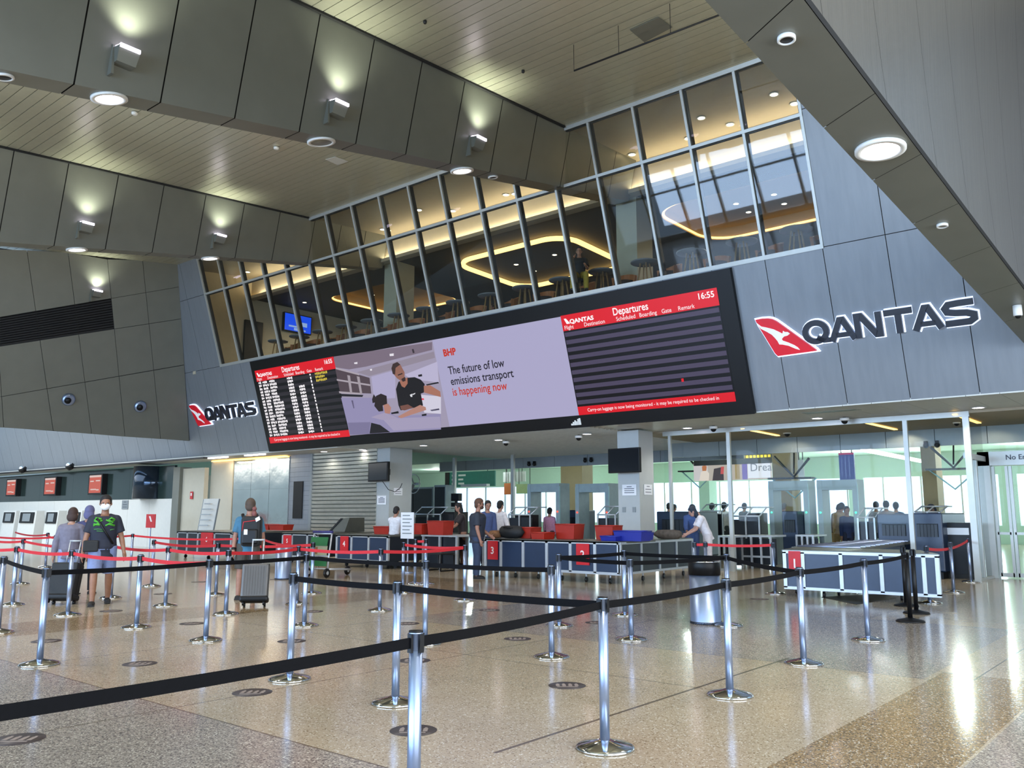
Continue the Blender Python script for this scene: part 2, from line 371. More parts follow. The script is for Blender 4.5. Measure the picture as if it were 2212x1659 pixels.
# lower dark bulkhead and ceiling over the left check-in recess, soffits
q = MB(); q.box((-62,18.62,3.72),(-23.4,20.2,3.80)); struct(q,'ceiling_checkin',M['clad_soft'])
q = MB()
for i in range(48):
    x = -12.9+i*.6
    if x > 2: break
    q.box((x+.004,18.6,3.78),(x+.596,21.25,3.84))
q.box((-13.0,18.62,3.8),(2,21.3,3.95)); struct(q,'ceiling_soffit',M['clad_soft'])
q = MB(); y = 18.6
while y < 27.2:
    q.hexa([(-23.4,y,3.74),(-12.9,y,3.74),(-12.9,y+.17,3.79),(-23.4,y+.17,3.79)],[(-23.4,y,3.9),(-12.9,y,3.9),(-12.9,y+.17,3.9),(-23.4,y+.17,3.9)]); y += .19
struct(q,'ceiling_ribbed_soffit',mat('ribbed_bright_metal',(206,206,196),.32,.35))
# street side behind the hall: tall windows between posts, side wall
q = MB(); q.box((-62,-14.3,0),(9,-14,.35)); q.box((-62,-14.3,6.0),(9,-14,8.9))
q.box((-62,-14.3,.35),(-30,-14,6)); q.box((7.5,-14.3,.35),(9,-14,6))
struct(q,'wall_back',M['clad_soft'])
q = MB()
for k in range(16): q.box((-30+k*2.5-.07,-14.2,.35),(-30+k*2.5+.07,-14.0,6.0))
q.box((-30,-14.2,3.1),(7.5,-14.05,3.22)); struct(q,'window_2',M['alu'])
q = MB(); q.box((9,-14.3,0),(9.3,60,.9)); q.box((9,-14.3,7.5),(9.3,60,12)); q.box((9,-14.3,.9),(9.3,-7,7.5)); q.box((9,13,.9),(9.3,60,7.5)); struct(q,'wall_right',M['clad_soft'])
q = MB()
for k in range(11): q.box((9.05,-7+2*k-.08,.9),(9.2,-7+2*k+.08,7.5))
for z in (2.6,4.4,6.0): q.box((9.06,-7,z-.06),(9.18,13,z+.06))
struct(q,'window_added',M['alu'])  # unseen side opening and its bars, added to let in and break up the fill
# ---------------------------------------------------------------- lounge behind the leaning glass
M['lceil'] = mat('lounge_plaster',(178,168,148),.7,var=.02)
M['lceil2'] = mat('lounge_low_ceiling',(92,90,86),.75,var=.03)
M['lwall'] = mat('lounge_wall',(196,186,162),.7,var=.03)
M['lfloor'] = mat('lounge_carpet',(52,48,46),.9,scale=40,var=.15)
M['lback'] = mat('lounge_back_wall',(74,72,70),.7,var=.05)
LC, LF = 10.45, 6.95
q = MB(); q.box((-31.2,17.75,LF-.2),(-5.2,32,LF)); struct(q,'floor_lounge',M['lfloor'])
q = MB(); q.hexa([(-31.2,16.42,zc(16.42)),(-5.2,16.42,zc(16.42)),(-5.2,20.1,zc(20.1)),(-31.2,20.1,zc(20.1))],[(-31.2,16.42,zc(16.42)+.1),(-5.2,16.42,zc(16.42)+.1),(-5.2,20.1,zc(20.1)+.1),(-31.2,20.1,zc(20.1)+.1)])
q.box((-31.2,19.95,LC-.05),(-5.2,20.1,zc(20)+.05)); struct(q,'ceiling_lounge',M['lceil'])
q = MB(); q.box((-31.2,19.72,LC-.07),(-5.2,19.95,LC)); q.box((-31.2,19.72,LC),(-5.2,19.735,LC+.05)); struct(q,'trim_7',M['lceil'])
q = MB(); q.box((-31.1,19.78,LC+.004),(-5.3,19.9,LC+.03)); tag(q.build('led_strip',M['warm']),'long warm light strip along the edge of the lounge ceiling','light')
def rounded(x0,y0,x1,y1,r,n=8,sk=0.):
    o = []
    for cx,cy,a in ((x1-r,y0+r,-90),(x1-r,y1-r,0),(x0+r,y1-r,90),(x0+r,y0+r,180)):
        for k in range(n+1):
            t = math.radians(a+90*k/n); x, y = cx+r*math.cos(t), cy+r*math.sin(t); o.append((x+sk*(y-y0),y))
    return o
COF = [rounded(-28.7,21.9,-24.4,25.9,.75), rounded(-12.7,21.5,-6.2,25.6,1.1)]
cu = bpy.data.curves.new('t','CURVE'); cu.dimensions = '2D'; cu.fill_mode = 'BOTH'
for pts in [[(-31.2,20.1),(-5.2,20.1),(-5.2,32),(-31.2,32)]]+COF:
    sp = cu.splines.new('POLY'); sp.points.add(len(pts)-1); sp.use_cyclic_u = True
    for p, w in zip(sp.points, pts): p.co = (w[0],w[1],0,1)
t = bpy.data.objects.new('t',cu); C.objects.link(t); me = bpy.data.meshes.new_from_object(t.evaluated_get(bpy.context.evaluated_depsgraph_get())); bpy.data.objects.remove(t)
me.materials.clear(); me.materials.append(M['lceil2']); me.name = 'ceiling_low'
o = bpy.data.objects.new('ceiling_low_lounge',me); C.objects.link(o); o.location.z = LC; tag(o,kind='structure')
q = MB(); q.box((-31.2,20.1,LC+.6),(-5.2,32,LC+.7)); struct(q,'ceiling_lounge_void',M['dark'])
M['coffer'] = mat('coffer_plaster',(160,138,104),.7,var=.02)
for pts, lab in zip(COF,('glowing square ceiling recess on the left of the lounge','glowing square ceiling recess on the right of the lounge')):
    r = thing('ceiling_coffer',lab,'ceiling light',(0,0,0),group='lounge ceiling recesses')
    q = MB(); n = len(pts)
    for k in range(n):
        a, b = pts[k], pts[(k+1)%n]; q.face([(a[0],a[1],LC),(b[0],b[1],LC),(b[0],b[1],LC+.42),(a[0],a[1],LC+.42)],0,True)
    q.face([(p[0],p[1],LC+.42) for p in pts]); q.build('recess',M['coffer'],r)
    q = MB(); cx = sum(p[0] for p in pts)/n; cy = sum(p[1] for p in pts)/n
    q.tube([(cx+(p[0]-cx)*.985,cy+(p[1]-cy)*.985,LC+.05) for p in pts+pts[:1]],.035,6); q.build('led_strip',M['warm'],r)
rp = rounded(-20.6,21.3,-15.7,25.6,.9,8,-.06)
q = MB(); q.tube([(p[0],p[1],LC-.13) for p in rp+rp[:1]],.085,8); tag(q.build('ring_lamp',M['warm']),'glowing rounded ring lamp on the dark lounge ceiling','ceiling light')
q = MB(); q.box((-31.3,17.6,LF),(-31.1,32,11.6)); struct(q,'wall_lounge_left',M['lwall'])
q = MB(); q.box((-31.2,30,LF),(-5.2,30.2,LC)); struct(q,'wall_lounge_back',M['lback'])
q = MB(); q.box((-5.2,17.8,LF),(-5.05,32,11.6)); struct(q,'wall_lounge_right',M['lback'])
# downlights in the lounge
def disc(name, loc, r, lab, grp, m, down=True):
    t = thing(name, lab, 'downlight', loc, group=grp)
    q = MB(); q.lathe([(r*1.3,0),(r*1.3,-.012),(r,-.012),(r,-.004)],n=16); q.build('trim_ring',M['white'],t)
    q = MB(); q.lathe([(0,-.006),(r,-.006)],n=16); q.build('lens',m,t); return t
for k,(u,v) in enumerate([(535,587),(827,495),(838,497),(978,455),(905,453),(1093,420),(1112,418),(1365,333),(1487,298),(1515,254),(1577,268),(1672,203),(1716,223)]):
    p = onp(u,v,(0,16.37,11.05),(0,-.0815,1))
    if p.y < 16.6 or p.y > 19.7: p.y = min(max(p.y,17),19.5); p.z = zc(p.y)
    disc('downlight',(p.x,p.y,p.z-.01),.09,'small round downlight in the high lounge ceiling near the glass','small downlights in the high lounge ceiling',M['spotw'])
for k,(u,v) in enumerate([(658,653),(1198,550),(1115,571),(1154,585)]):
    p = onz(u,v,LC); disc('downlight',(p.x,p.y,LC-.004),.08,'small round downlight in the low dark lounge ceiling','small downlights in the low lounge ceiling',M['spotw'])
for k,(u,v) in enumerate([(805,637),(883,634),(1590,440),(1672,420),(1694,440),(1617,458)]):
    p = onz(u,v,LC+.41); disc('downlight',(p.x,p.y,LC+.41),.08,'small round downlight inside a glowing ceiling recess','small downlights in the ceiling recesses',M['spotw'])
for x_, y_ in ((-27.5,23),(-22.5,27),(-17,26.5),(-12,27),(-8.5,23.5)): light('lounge_fill','SPOT',(x_,y_,LC-.05),260,(1,.86,.64),(x_,y_,0),spot_size=2.9,spot_blend=.5,shadow_soft_size=.06)  # added fill spots without fittings, to brighten the lounge
light('lounge_cove','AREA',(-18,19.84,LC+.06),150,(1,.87,.62),(-18,19.84,12),shape='RECTANGLE',size=25,size_y=.1)
# ---------------------------------------------------------------- square columns
M['col'] = mat('column_grey',(172,176,176),.5,.1,var=.02); M['colr'] = mat('column_beige',(168,168,150),.5,var=.02)
for n,(x0,x1,y1) in enumerate(((-22.93,-22.26,21.05),(-12.96,-12.28,20.75))):
    q = MB(); q.box((x0,20,0),(x1,y1,3.74)); struct(q,'column_%d'%(n+1),M['col'])
    q = MB(); q.box((x0,20.15,LF),(x1,21.0,LC)); struct(q,'column_%d'%(n+3),M['colr'])
# ---------------------------------------------------------------- far security hall, glazing and windows
M['far'] = mat('glass_tinted_wall',(178,208,194),.7,var=.02); M['farc'] = mat('glass_tinted_ceiling',(190,218,204),.7,var=.02)  # green cast of the glass is put into the wall and ceiling colour
M['beige'] = mat('beige_ceiling',(160,148,126),.6,var=.02); M['band'] = mat('grey_band',(134,140,142),.5,.2,var=.03)
M['brown'] = mat('tan_column',(150,134,104),.6,var=.03); M['teal'] = mat('teal_board',(28,112,104),.5)
q = MB(); q.box((-13,21.2,3.72),(9,24.7,3.8)); struct(q,'ceiling_screening',M['beige'])
q = MB()
for k in range(14):
    a = -13.5+k*1.25; q.box((a+.008,24.7,3.27),(a+1.242,24.78,3.74))
q.box((-14,24.78,3.29),(9,25,3.75)); struct(q,'trim_8',M['band'])
q = MB()
for k in range(9):
    a = -27+k*1.6; q.box((a+.008,27.2,3.32),(a+1.592,27.3,3.74))
struct(q,'trim_9',M['band'])
q = MB(); q.box((-62,25,4.6),(9,48.3,4.7)); q.box((-62,27.3,3.7),(-13,27.4,4.7)); struct(q,'ceiling_far',M['farc'])
WX = [-60,-52,-44.5,-40,-34,-28.2,-27.6,-24.2,-23.6,-20.6,-16.2,-15.4,-12.4,-11.6,-8.9,-8.1,-4,-3,9]
q = MB(); q.box((-62,48,3.40),(9,48.3,4.7)); q.box((-62,48,0),(9,48.3,.9))
for k in range(0,len(WX)-1,2): q.box((WX[k],48,.9),(WX[k+1],48.3,3.4)) if WX[k+1]-WX[k] < 2 else None
struct(q,'wall_far',M['far'])
q = MB(); x = -60
while x < 9: q.box((x-.04,48.1,.9),(x+.04,48.2,3.4)); x += 1.9
struct(q,'window_3',M['alu'])
q = MB(); q.box((-62.3,20,0),(-62,48.3,4.7)); q.box((-62.3,-14.3,0),(-62,20,9)); struct(q,'wall_far_left',M['clad_soft'])
for n,(u0,u1,y,m) in enumerate(((1211,1257,34,'brown'),(1668,1708,34,'brown'),(1990,2021,36,'brown'),(1508,1530,44,'far'))):
    a, b = ony(u0,1000,y), ony(u1,1000,y); q = MB(); q.box((a.x,y,0),(b.x,y+.9,4.62)); struct(q,'column_%d'%(n+5),M[m])
# screening glass fronts
g = tag(bpy.data.objects.new('window_4',None),kind='structure'); C.objects.link(g)
q = MB()
for x, w in ((-12.0,.04),(-10.23,.05),(-5.77,.05),(-4.48,.065)): q.box((x-w,21.16,0),(x+w,21.24,3.74))
q.box((-12.2,21.15,3.64),(-4.4,21.25,3.76)); q.box((-12.2,21.17,0),(-10.2,21.23,.06)); q.build('frame',M['alu'],g)
q = MB(); q.face([(-12.2,21.2,.06),(-10.23,21.2,.06),(-10.23,21.2,3.66),(-12.2,21.2,3.66)]); q.face([(-10.23,21.2,1.2),(-5.77,21.2,1.2),(-5.77,21.2,3.66),(-10.23,21.2,3.66)]); q.face([(-5.77,21.2,2.45),(-4.48,21.2,2.45),(-4.48,21.2,3.66),(-5.77,21.2,3.66)]); q.build('glazing',M['clear'],g)
g = tag(bpy.data.objects.new('window_5',None),kind='structure'); C.objects.link(g)
q = MB()
for u in (982,1108): x = ony(u,1000,25.5).x; q.box((x-.07,25.45,0),(x+.07,25.55,3.75))
q.box((-24,25.4,2.55),(-22.6,25.6,2.65)); q.build('frame',M['alu'],g)
# ---------------------------------------------------------------- glazed no-entry doors on the right
d = tag(bpy.data.objects.new('door_1',None),kind='structure'); C.objects.link(d)
q = MB(); q.box((-4.68,23.0,0),(-4.43,23.3,2.95)); q.box((-4.68,23.0,2.62),(-1.4,23.3,2.95)); q.box((-4.60,21.24,2.72),(-4.5,23.0,2.84)); q.box((-4.62,22.2,0),(-4.54,22.3,2.8)); q.box((-1.6,23,0),(-1.4,23.3,2.95)); q.box((-4.6,21.2,.0),(-4.5,23,.05))
q.build('frame',M['alu'],d)
q = MB()
for a, b in ((-4.38,-4.1),(-4.02,-3.2),(-3.12,-2.4),(-2.34,-1.65)):
    for x in (a, b): q.box((x-.03,23.06,.03),(x+.03,23.14,2.6))
    q.box((a,23.06,.03),(b,23.14,.12)); q.box((a,23.06,1.0),(b,23.14,1.06))
q.build('door_leaf',M['alu'],d)
q = MB(); q.face([(-4.4,23.1,.1),(-1.6,23.1,.1),(-1.6,23.1,2.6),(-4.4,23.1,2.6)]); q.face([(-4.56,21.25,.05),(-4.56,23,.05),(-4.56,23,2.75),(-4.56,21.25,2.75)]); q.face([(-4.56,21.25,2.84),(-4.56,23.1,2.84),(-4.56,23.1,3.72),(-4.56,21.25,3.72)]); q.face([(-4.56,23.1,2.95),(-1.4,23.1,2.95),(-1.4,23.1,3.72),(-4.56,23.1,3.72)]); q.build('glazing',M['clear'],d)
M['ink'] = mat('dark_lettering',(60,66,80),.6)
p = ony(2172,993,22.99); text('No Entry',.165,M['ink'],d,frame_mtx(p,(1,0,0),(0,0,1)),'lettering',1.0,.002)
q = MB(); q.box((-1.4,23,0),(9,23.3,3.75)); struct(q,'wall_right_front',M['clad_soft'])
# ---------------------------------------------------------------- roller shutter, steel panelling, plain wall, check-in wall
g = tag(bpy.data.objects.new('door_2',None),kind='structure'); C.objects.link(g)
q = MB(); z = 0
while z < 3.7:
    q.hexa([(-26.55,20.02,z),(-22.9,20.02,z),(-22.9,20.02,z+.135),(-26.55,20.02,z+.135)],[(-26.55,19.97,z+.02),(-22.9,19.97,z+.02),(-22.9,19.94,z+.115),(-26.55,19.94,z+.115)]); z += .14
q.build('shutter_slats',mat('shutter_metal',(186,186,176),.3,.5),g)
q = MB(); q.box((-26.62,19.92,0),(-26.5,20.1,3.74)); q.box((-26.62,20.06,0),(-22.8,20.2,3.74)); q.build('guide',M['band'],g)
q = MB(); z = 0
while z < 3.7: q.box((-27.94,19.97,z),(-26.6,20.05,z+.175)); z += .18
q.box((-27.95,20.05,0),(-26.6,20.2,3.74)); struct(q,'wall_shutter_side',M['clad'])
q = MB(); q.box((-27.62,19.93,1.3),(-27.05,19.97,2.7)); tag(q.build('ticket_window_panel',M['blk']),'tall black panel set in the ribbed wall beside the steel panels','panel')
q = MB()
for i in range(3):
    for j,(z0,z1) in enumerate(((0,1.2),(1.2,2.45),(2.45,3.7))):
        a = -31.75+i*1.27; q.box((a+.006,19.93,z0+.005),(a+1.262,20.0,z1-.005))
q.box((-31.76,20.0,0),(-27.94,20.2,3.74)); struct(q,'wall_steel',[M['steel']])
M['cream'] = mat('cream_wall',(198,190,170),.6,var=.02)
q = MB(); q.box((-33.45,19.9,0),(-31.78,20.1,3.7)); q.box((-35.2,19.6,0),(-33.45,19.8,3.42)); struct(q,'wall_cream',M['cream'])
M['dglass'] = mat('dark_green_glass',(38,52,50),.12,.0,var=.1,scale=.4); M['cwhite'] = mat('checkin_white',(214,212,204),.5,var=.02)
q = MB()
for k in range(13):
    a = -62+k*2.02; q.box((a+.006,19.5,2.14),(a+2.014,19.62,3.6))
struct(q,'wall_checkin_upper',M['dglass'])
q = MB()
for k in range(13):
    a = -62+k*2.02; q.box((a+.006,19.48,0),(a+2.014,19.62,2.13))
struct(q,'wall_checkin_lower',M['cwhite'])
q = MB(); q.lathe([(.8,2.14),(.8,3.6)],(-37.9,19.6,0),32); struct(q,'column_9',mat('dark_gloss_column',(40,52,66),.12,.6))
q = MB(); q.box((-35.75,19.45,0),(-35.2,20,3.5)); struct(q,'trim_10',M['clad_dark'])
q = MB(); q.box((-62,18.3,3.66),(-31.4,18.5,3.72)); struct(q,'trim_11',M['blk'])
# ---------------------------------------------------------------- lamps on the beams
def uplight(p, lab, nx=1, scale=.72):
    t = thing('uplight', lab, 'uplight', p, group='uplights on the beams')
    q = MB(); s = scale
    q.hexa([(-.05,-.2*s,-.34*s),(.16*s,-.2*s,-.34*s),(.16*s,.2*s,-.34*s),(-.05,.2*s,-.34*s)],[(.0,-.22*s,0),(.30*s,-.22*s,-.03),(.30*s,.22*s,-.03),(.0,.22*s,0)]); q.build('housing',M['clad_dark'],t)
    q = MB(); q.hexa([(.04,-.2*s,.006),(.29*s,-.2*s,-.022),(.29*s,.2*s,-.022),(.04,.2*s,.006)],[(.04,-.2*s,.02),(.29*s,-.2*s,-.008),(.29*s,.2*s,-.008),(.04,.2*s,.02)]); q.box((.30*s-.02,-.21*s,-.06),(.30*s+.012,.21*s,-.004)); q.build('lens',M['upw'],t)
    q = MB(); q.box((-.1,-.25*s,-.60*s),(.04,-.2*s,.02)); q.build('bracket',M['clad_dark'],t)
    return t
names = ['nearest','middle','farthest']
bx = [B1,B2]
for bi, (xb, nm) in enumerate(((BX[0],'nearer beam'),(BX[1],'farther beam'))):
    for k, y in enumerate((5.44,9.39,13.24)):
        z0 = zb(y)+.62; x0 = xb+K*.62
        if bi == 0 or k > 0:
            uplight((x0,y,z0),'%s lit uplight on the face of the %s'%(names[k] if bi == 0 else ('left hand','right hand')[k-1],nm))
        light('uplight_beam','SPOT',(x0+.30,y,z0+.08),85,(.93,1,.80),(x0+.40,y,z0+5),spot_size=2.0,spot_blend=1.,shadow_soft_size=.08)
for xb in BX+(-2.3,):
    for y in (-6.3,-2.4,1.5,5.44,9.39,13.24):
        z_ = (zb(y)+.7) if xb < -5 else 6.4
        light('uplight_far_side','AREA',(xb-1.15,y,z_),70,(1,.99,.86),(xb-1.6,y,z_+5),shape='DISK',size=.5)  # added fill without fittings, lifts the ceiling bays from behind the beams
p = E(207,628); uplight(tuple(p+en*.02),'uplight on the end wall above the louvres')
light('uplight_beam','SPOT',tuple(p+en*.26+Vector((0,0,.1))),80,(.93,1,.80),tuple(p+en*.26+Vector((-.3,0,5))),spot_size=2.0,spot_blend=1.,shadow_soft_size=.08)
M['off'] = mat('unlit_lens',(120,118,108),.4)
def downlight(p, n, lab, r=.20, m=None, en_=0, name='downlight', grp='big round downlights'):
    t = thing(name, lab, 'downlight' if name == 'downlight' else 'speaker', p, group=grp)
    R = Vector(n).normalized()
    q = MB(); q.lathe([(r*1.32,0),(r*1.32,.03),(r*1.0,.035),(r,.012)],n=32,axis=R); q.build('trim_ring',M['white'],t)
    q = MB(); q.lathe([(0,.022),(r*.98,.022),(r,.005)],n=32,axis=R); q.build('lens' if name == 'downlight' else 'grille',m or M['lampw'],t)
    if en_: light('lamp','SPOT',tuple(Vector(p)+R*.1),en_,(1,.94,.86),tuple(Vector(p)+R*5),spot_size=2.3,spot_blend=.6,shadow_soft_size=.2)
    return t
dn = Vector((0,.1704,-1))
for bi, (xb, nm) in enumerate(((BX[0],'nearer beam'),(BX[1],'farther beam'))):
    for k, y in enumerate((5.44,9.39,13.24)):
        if bi == 1 and k == 0: continue
        lit = not (bi == 0 and k == 1)
        lab = {(0,0):'large lit round downlight under the nearer beam, left of frame',(0,1):'large unlit round downlight under the middle of the nearer beam',(0,2):'lit round downlight under the nearer beam where it reaches the glass',(1,1):'lit round downlight under the left part of the farther beam',(1,2):'lit round downlight under the right part of the farther beam'}[(bi,k)]
        downlight((xb-.225,y,zb(y)),dn,lab,.2,None if lit else M['off'],550 if lit else 0)
for bi, ys_ in ((0,(-2.4,1.5)),(1,(-2.4,1.5,5.44))):
    for y in ys_: light('lamp','SPOT',(BX[bi]-.225,y,zb(y)-.1),550,(1,.94,.86),(BX[bi]-.225,y,0),spot_size=2.3,spot_blend=.6,shadow_soft_size=.2)
for xb, y, lab in ((BX[0],3.99,'round ceiling speaker under the nearer beam at the left edge'),(BX[0],14.29,'small round ceiling speaker under the nearer beam by the glass')):
    downlight((xb-.225,y,zb(y)),dn,lab,.10 if y < 10 else .09,M['dark'],0,'ceiling_speaker','round speakers')
rn = Vector((0,-.0602,-1))
downlight((-2.42,8.69,zr(8.69)),rn,'large bright downlight under the low right-hand beam',.185,None,260)
light('lamp','SPOT',(-2.42,4.3,zr(4.3)-.1),200,(1,.94,.86),(-2.42,4.3,0),spot_size=2.3,spot_blend=.6,shadow_soft_size=.2)
downlight((-2.42,6.33,zr(6.33)),rn,'round speaker under the low right-hand beam near the top edge',.055,M['dark'],0,'ceiling_speaker','round speakers')
downlight((-2.44,11.13,zr(11.13)),rn,'tiny white round fitting under the low right-hand beam',.05,M['off'],0,'ceiling_speaker','round speakers')
# soffit downlights and dome cameras
for u, v, lab in [(1765,903,'soffit downlight right of the video wall corner'),(2113,880,'soffit downlight above the no-entry doors'),(1832,911,'downlight behind the screening glass, beside a dome camera'),(1620,929,'downlight just behind the glass near the left light strip'),(1485,924,'soffit downlight above the big central column'),(1268,937,'soffit downlight left of the central column'),(1077,950,'soffit downlight below the middle of the video wall'),(783,971,'soffit downlight in front of the roller shutter'),(700,975,'soffit downlight in front of the steel panels'),(915,962,'soffit downlight right of the left-hand column')]:
    p = onz(u,v,3.78 if u > 1300 else 3.73); disc('downlight',(p.x,p.y,p.z-.005),.12,lab,'soffit downlights',M['lampw']); light('soffit_lamp','SPOT',(p.x,p.y,p.z-.05),90,(1,.97,.9),(p.x,p.y,0),spot_size=2.4,spot_blend=.7,shadow_soft_size=.12)
def dome(p, lab, r=.09, base=.06):
    t = thing('dome_camera',lab,'camera',p,group='dome cameras')
    q = MB(); q.lathe([(r*1.1,0),(r*1.1,-base),(r*.9,-base-.01)],n=16); q.build('housing',M['white'],t)
    q = MB(); q.ball((0,0,-base),(r*.8,r*.8,r*.9),12); q.build('dome',M['blk'],t)
for u, v, lab in [(1824,903,'dome camera on the soffit beside the right downlights'),(1541,921,'dome camera on the soffit above the screening glass'),(1250,941,'dome camera on the soffit left of the central column'),(755,976,'dome camera over the roller shutter'),(1093,953,'dome camera below the middle of the video wall'),(2066,909,'dome camera inside the glass beside the frame post'),(1700,932,'dome camera on the beige ceiling behind the glass')]:
    p = onz(u,v,3.76 if u > 1300 else 3.72); dome((p.x,p.y,p.z),lab,.1 if u < 2000 else .08)
p = onp(2197,660,(0,5.53,5.34),(0,.0602,1)); dome(tuple(p),'white cylinder camera hanging under the low right-hand beam',.06,.16)
for u, v, lab in [(148,863,'round camera pod on the end wall, left one'),(303,878,'round camera pod on the end wall, right one')]:
    p = E(u,v); t = thing('camera_pod',lab,'camera',tuple(p),group='camera pods on the end wall')
    q = MB(); q.lathe([(.24,0),(.22,.06),(.17,.10)],n=20,axis=en); q.build('shroud',M['chrome'],t)
    q = MB(); q.lathe([(.11,.08),(.11,.2),(.0,.2)],n=16,axis=(en+Vector((.3,-.6,-.3)))); q.build('lens',M['blk'],t)
for u, v, lab in [(48,1013,'mirror-dome camera on the dark trim, left one'),(150,1006,'mirror-dome camera on the dark trim, right one')]:
    p = ony(u,v,18.2); t = thing('mirror_camera',lab,'camera',tuple(p),group='mirror-dome cameras'); q = MB(); q.ball((0,0,0),.17,16); q.build('dome',M['chromebase'],t); q = MB(); q.lathe([(.13,-.2),(.19,-.06),(.19,.06)],n=16,axis=(0,-.6,1)); q.build('collar',M['blk'],t)
    q = MB(); q.box((-.05,0,.0),(.05,.2,.1)); q.build('bracket',M['blk'],t)
# light strips behind the glass, slot lights by the steel wall
for a, b, lab in (((1604,927),(1681,942),'left'),((1857,911),(1935,929),'middle'),((2062,896),(2115,915),'right')):
    p, w = onz(*a,3.69), onz(*b,3.69); q = MB(); d_ = (w-p).normalized().cross(Vector((0,0,1)))*.05
    q.hexa([p-d_,w-d_,w+d_,p+d_],[p-d_+Vector((0,0,.02)),w-d_+Vector((0,0,.02)),w+d_+Vector((0,0,.02)),p+d_+Vector((0,0,.02))])
    tag(q.build('light_strip',M['warm']),lab+' recessed light strip on the beige ceiling behind the glass','light','light strips behind the glass')
    light('strip_wash','SPOT',tuple(w+Vector((0,-.1,-.05))),25,(1,.86,.6),tuple(w+Vector((0,.6,-1.))),spot_size=1.9,spot_blend=.4,shadow_soft_size=.03)
for u0, u1, v, lab in ((430,467,988,'left'),(510,551,982,'right')):
    p, w = onz(u0,v+1,3.7), onz(u1,v-2,3.7); p.y = max(p.y,18.8); q = MB(); q.box((p.x,p.y-.07,3.68),(w.x,p.y+.07,3.722)); tag(q.build('slot_light',M['lampw']),lab+' white slot light over the steel panels','light','slot lights')
q = MB(); q.box((-33.3,19.8,3.66),(-28,19.9,3.70)); tag(q.build('wall_washer',M['warm']),'warm wall-washing light line above the steel panels','light')
light('steel_wash','AREA',(-30,19.6,3.6),25,(1,.85,.55),(-30,19.9,1),shape='RECTANGLE',size=4,size_y=.1)
for x_ in (-44,-34,-24,-15,-7):
    for y_ in (30,37,44): light('far_hall_fill','POINT',(x_,y_,4.2),130,(.9,1,.95),shadow_soft_size=.1)  # added fill points without fittings, to brighten the far hall
light('left_hall_fill','AREA',(-45,12,5.5),700,(1,.95,.88),(-45,14,0),shape='RECTANGLE',size=18,size_y=8)
a, b = onz(1863,971,4.1), onz(1990,996,4.1); q = MB(); q.tube([a,b],.09,6); tag(q.build('tube_light',M['lampw']),'long white tube light high in the far green hall','light')
# hanging rail, hatch and small fittings on the ceiling
cpl = lambda u, v: onp(u,v,(0,16.37,11.05),(0,-.0815,1))
a, b = cpl(1240,153)-Vector((0,0,.9)), cpl(1560,32)-Vector((0,0,.9))
a = ony(1240,153,13.0); b = ony(1560,30,13.0); r = thing('hanging_rail','thin dark rail hung on wires under the right-hand ceiling bay','rail',tuple(a))
q = MB(); q.tube([Vector((0,0,0)),b-a],.018,6); q.build('rail',M['dark'],r)
q = MB()
for f in (.0,.33,.68,1):
    p = (b-a)*f; q.tube([p,p+Vector((0,0,zc(13)-a.z-p.z-.02))],.006,5)
q.build('wire',M['dark'],r)
P = [cpl(*w) for w in ((1361,64),(1422,36),(1452,58),(1392,90))]; q = MB(); q.hexa([p-Vector((0,0,.015)) for p in P],P)
tag(q.build('access_hatch',M['clad_dark']),'square access hatch in the right-hand ceiling bay','hatch')
P = [cpl(*w) for w in ((703,344),(725,338),(752,348),(730,356))]; q = MB(); q.hexa([p-Vector((0,0,.012)) for p in P],P)
tag(q.build('access_hatch',M['clad_soft']),'small pale access hatch in the left-hand ceiling bay','hatch')
for u, v, lab in ((597,318,'white smoke detector in the left bay below the unlit downlight'),(291,243,'white smoke detector in the left bay below the big lit downlight'),(918,45,'tiny dark fitting in the right bay, nearest the top edge'),(1130,152,'tiny dark fitting in the right bay beside the hanging rail')):
    p = cpl(u,v); q = MB(); r_ = .07 if u < 700 else .035; q.lathe([(r_,0),(r_,-.04),(r_*.6,-.06)],n=14); tag(q.build('smoke_detector',M['white'] if u < 700 else M['dark'],loc=tuple(p)),lab,'detector','ceiling fittings')
p = [onz(*w,3.775) for w in ((1730,892),(1845,884),(1862,886),(1745,895))]; q = MB(); q.hexa(p,[w+Vector((0,0,.02)) for w in p]); tag(q.build('soffit_hatch',M['clad_dark']),'long dark hatch in the soffit right of the video wall','hatch')
# ---------------------------------------------------------------- video wall
def wpoly(mb, pts, off, mi=0, th=.004):
    mb.hexa([wp(x,t,off-th) for x,t in pts],[wp(x,t,off) for x,t in pts],mi)
def wrect(mb, x0, x1, t0, t1, off, mi=0, th=.004): wpoly(mb,[(x0,t0),(x1,t0),(x1,t1),(x0,t1)],off,mi,th)
def wtext(body, x, t, size, m, parent, off=.15, **k):
    return text(body,size,m,parent,frame_mtx(wp(x,t,off),(1,0,0),(0,-SL,CL)),**k)
S_ = {}
S_['red'] = screen('screen_red',(222,20,36),1.0); S_['white'] = screen('screen_white',(250,244,248),1.1)
S_['lilac'] = screen('screen_lilac',(172,168,202),1.0); S_['blk'] = screen('screen_black',(8,7,12),.6)
S_['row'] = screen('screen_grey_row',(74,67,92),1.0); S_['rowd'] = screen('screen_dark_row',(40,37,44),1.0)
S_['ink'] = screen('screen_ink',(34,30,44),.8); S_['rust'] = screen('screen_rust',(196,52,34),1.0); S_['yel'] = screen('screen_yellow',(214,190,70),1.0)
vw = thing('video_wall','long black video wall with departure boards and a lilac advert on the leaning wall','screen',tuple(wp(-17.7,0)))
def VB(mb, name, m): 
    o = mb.build(name, m); o.parent = vw; o.matrix_parent_inverse = Matrix.Translation(vw.location).inverted(); return o
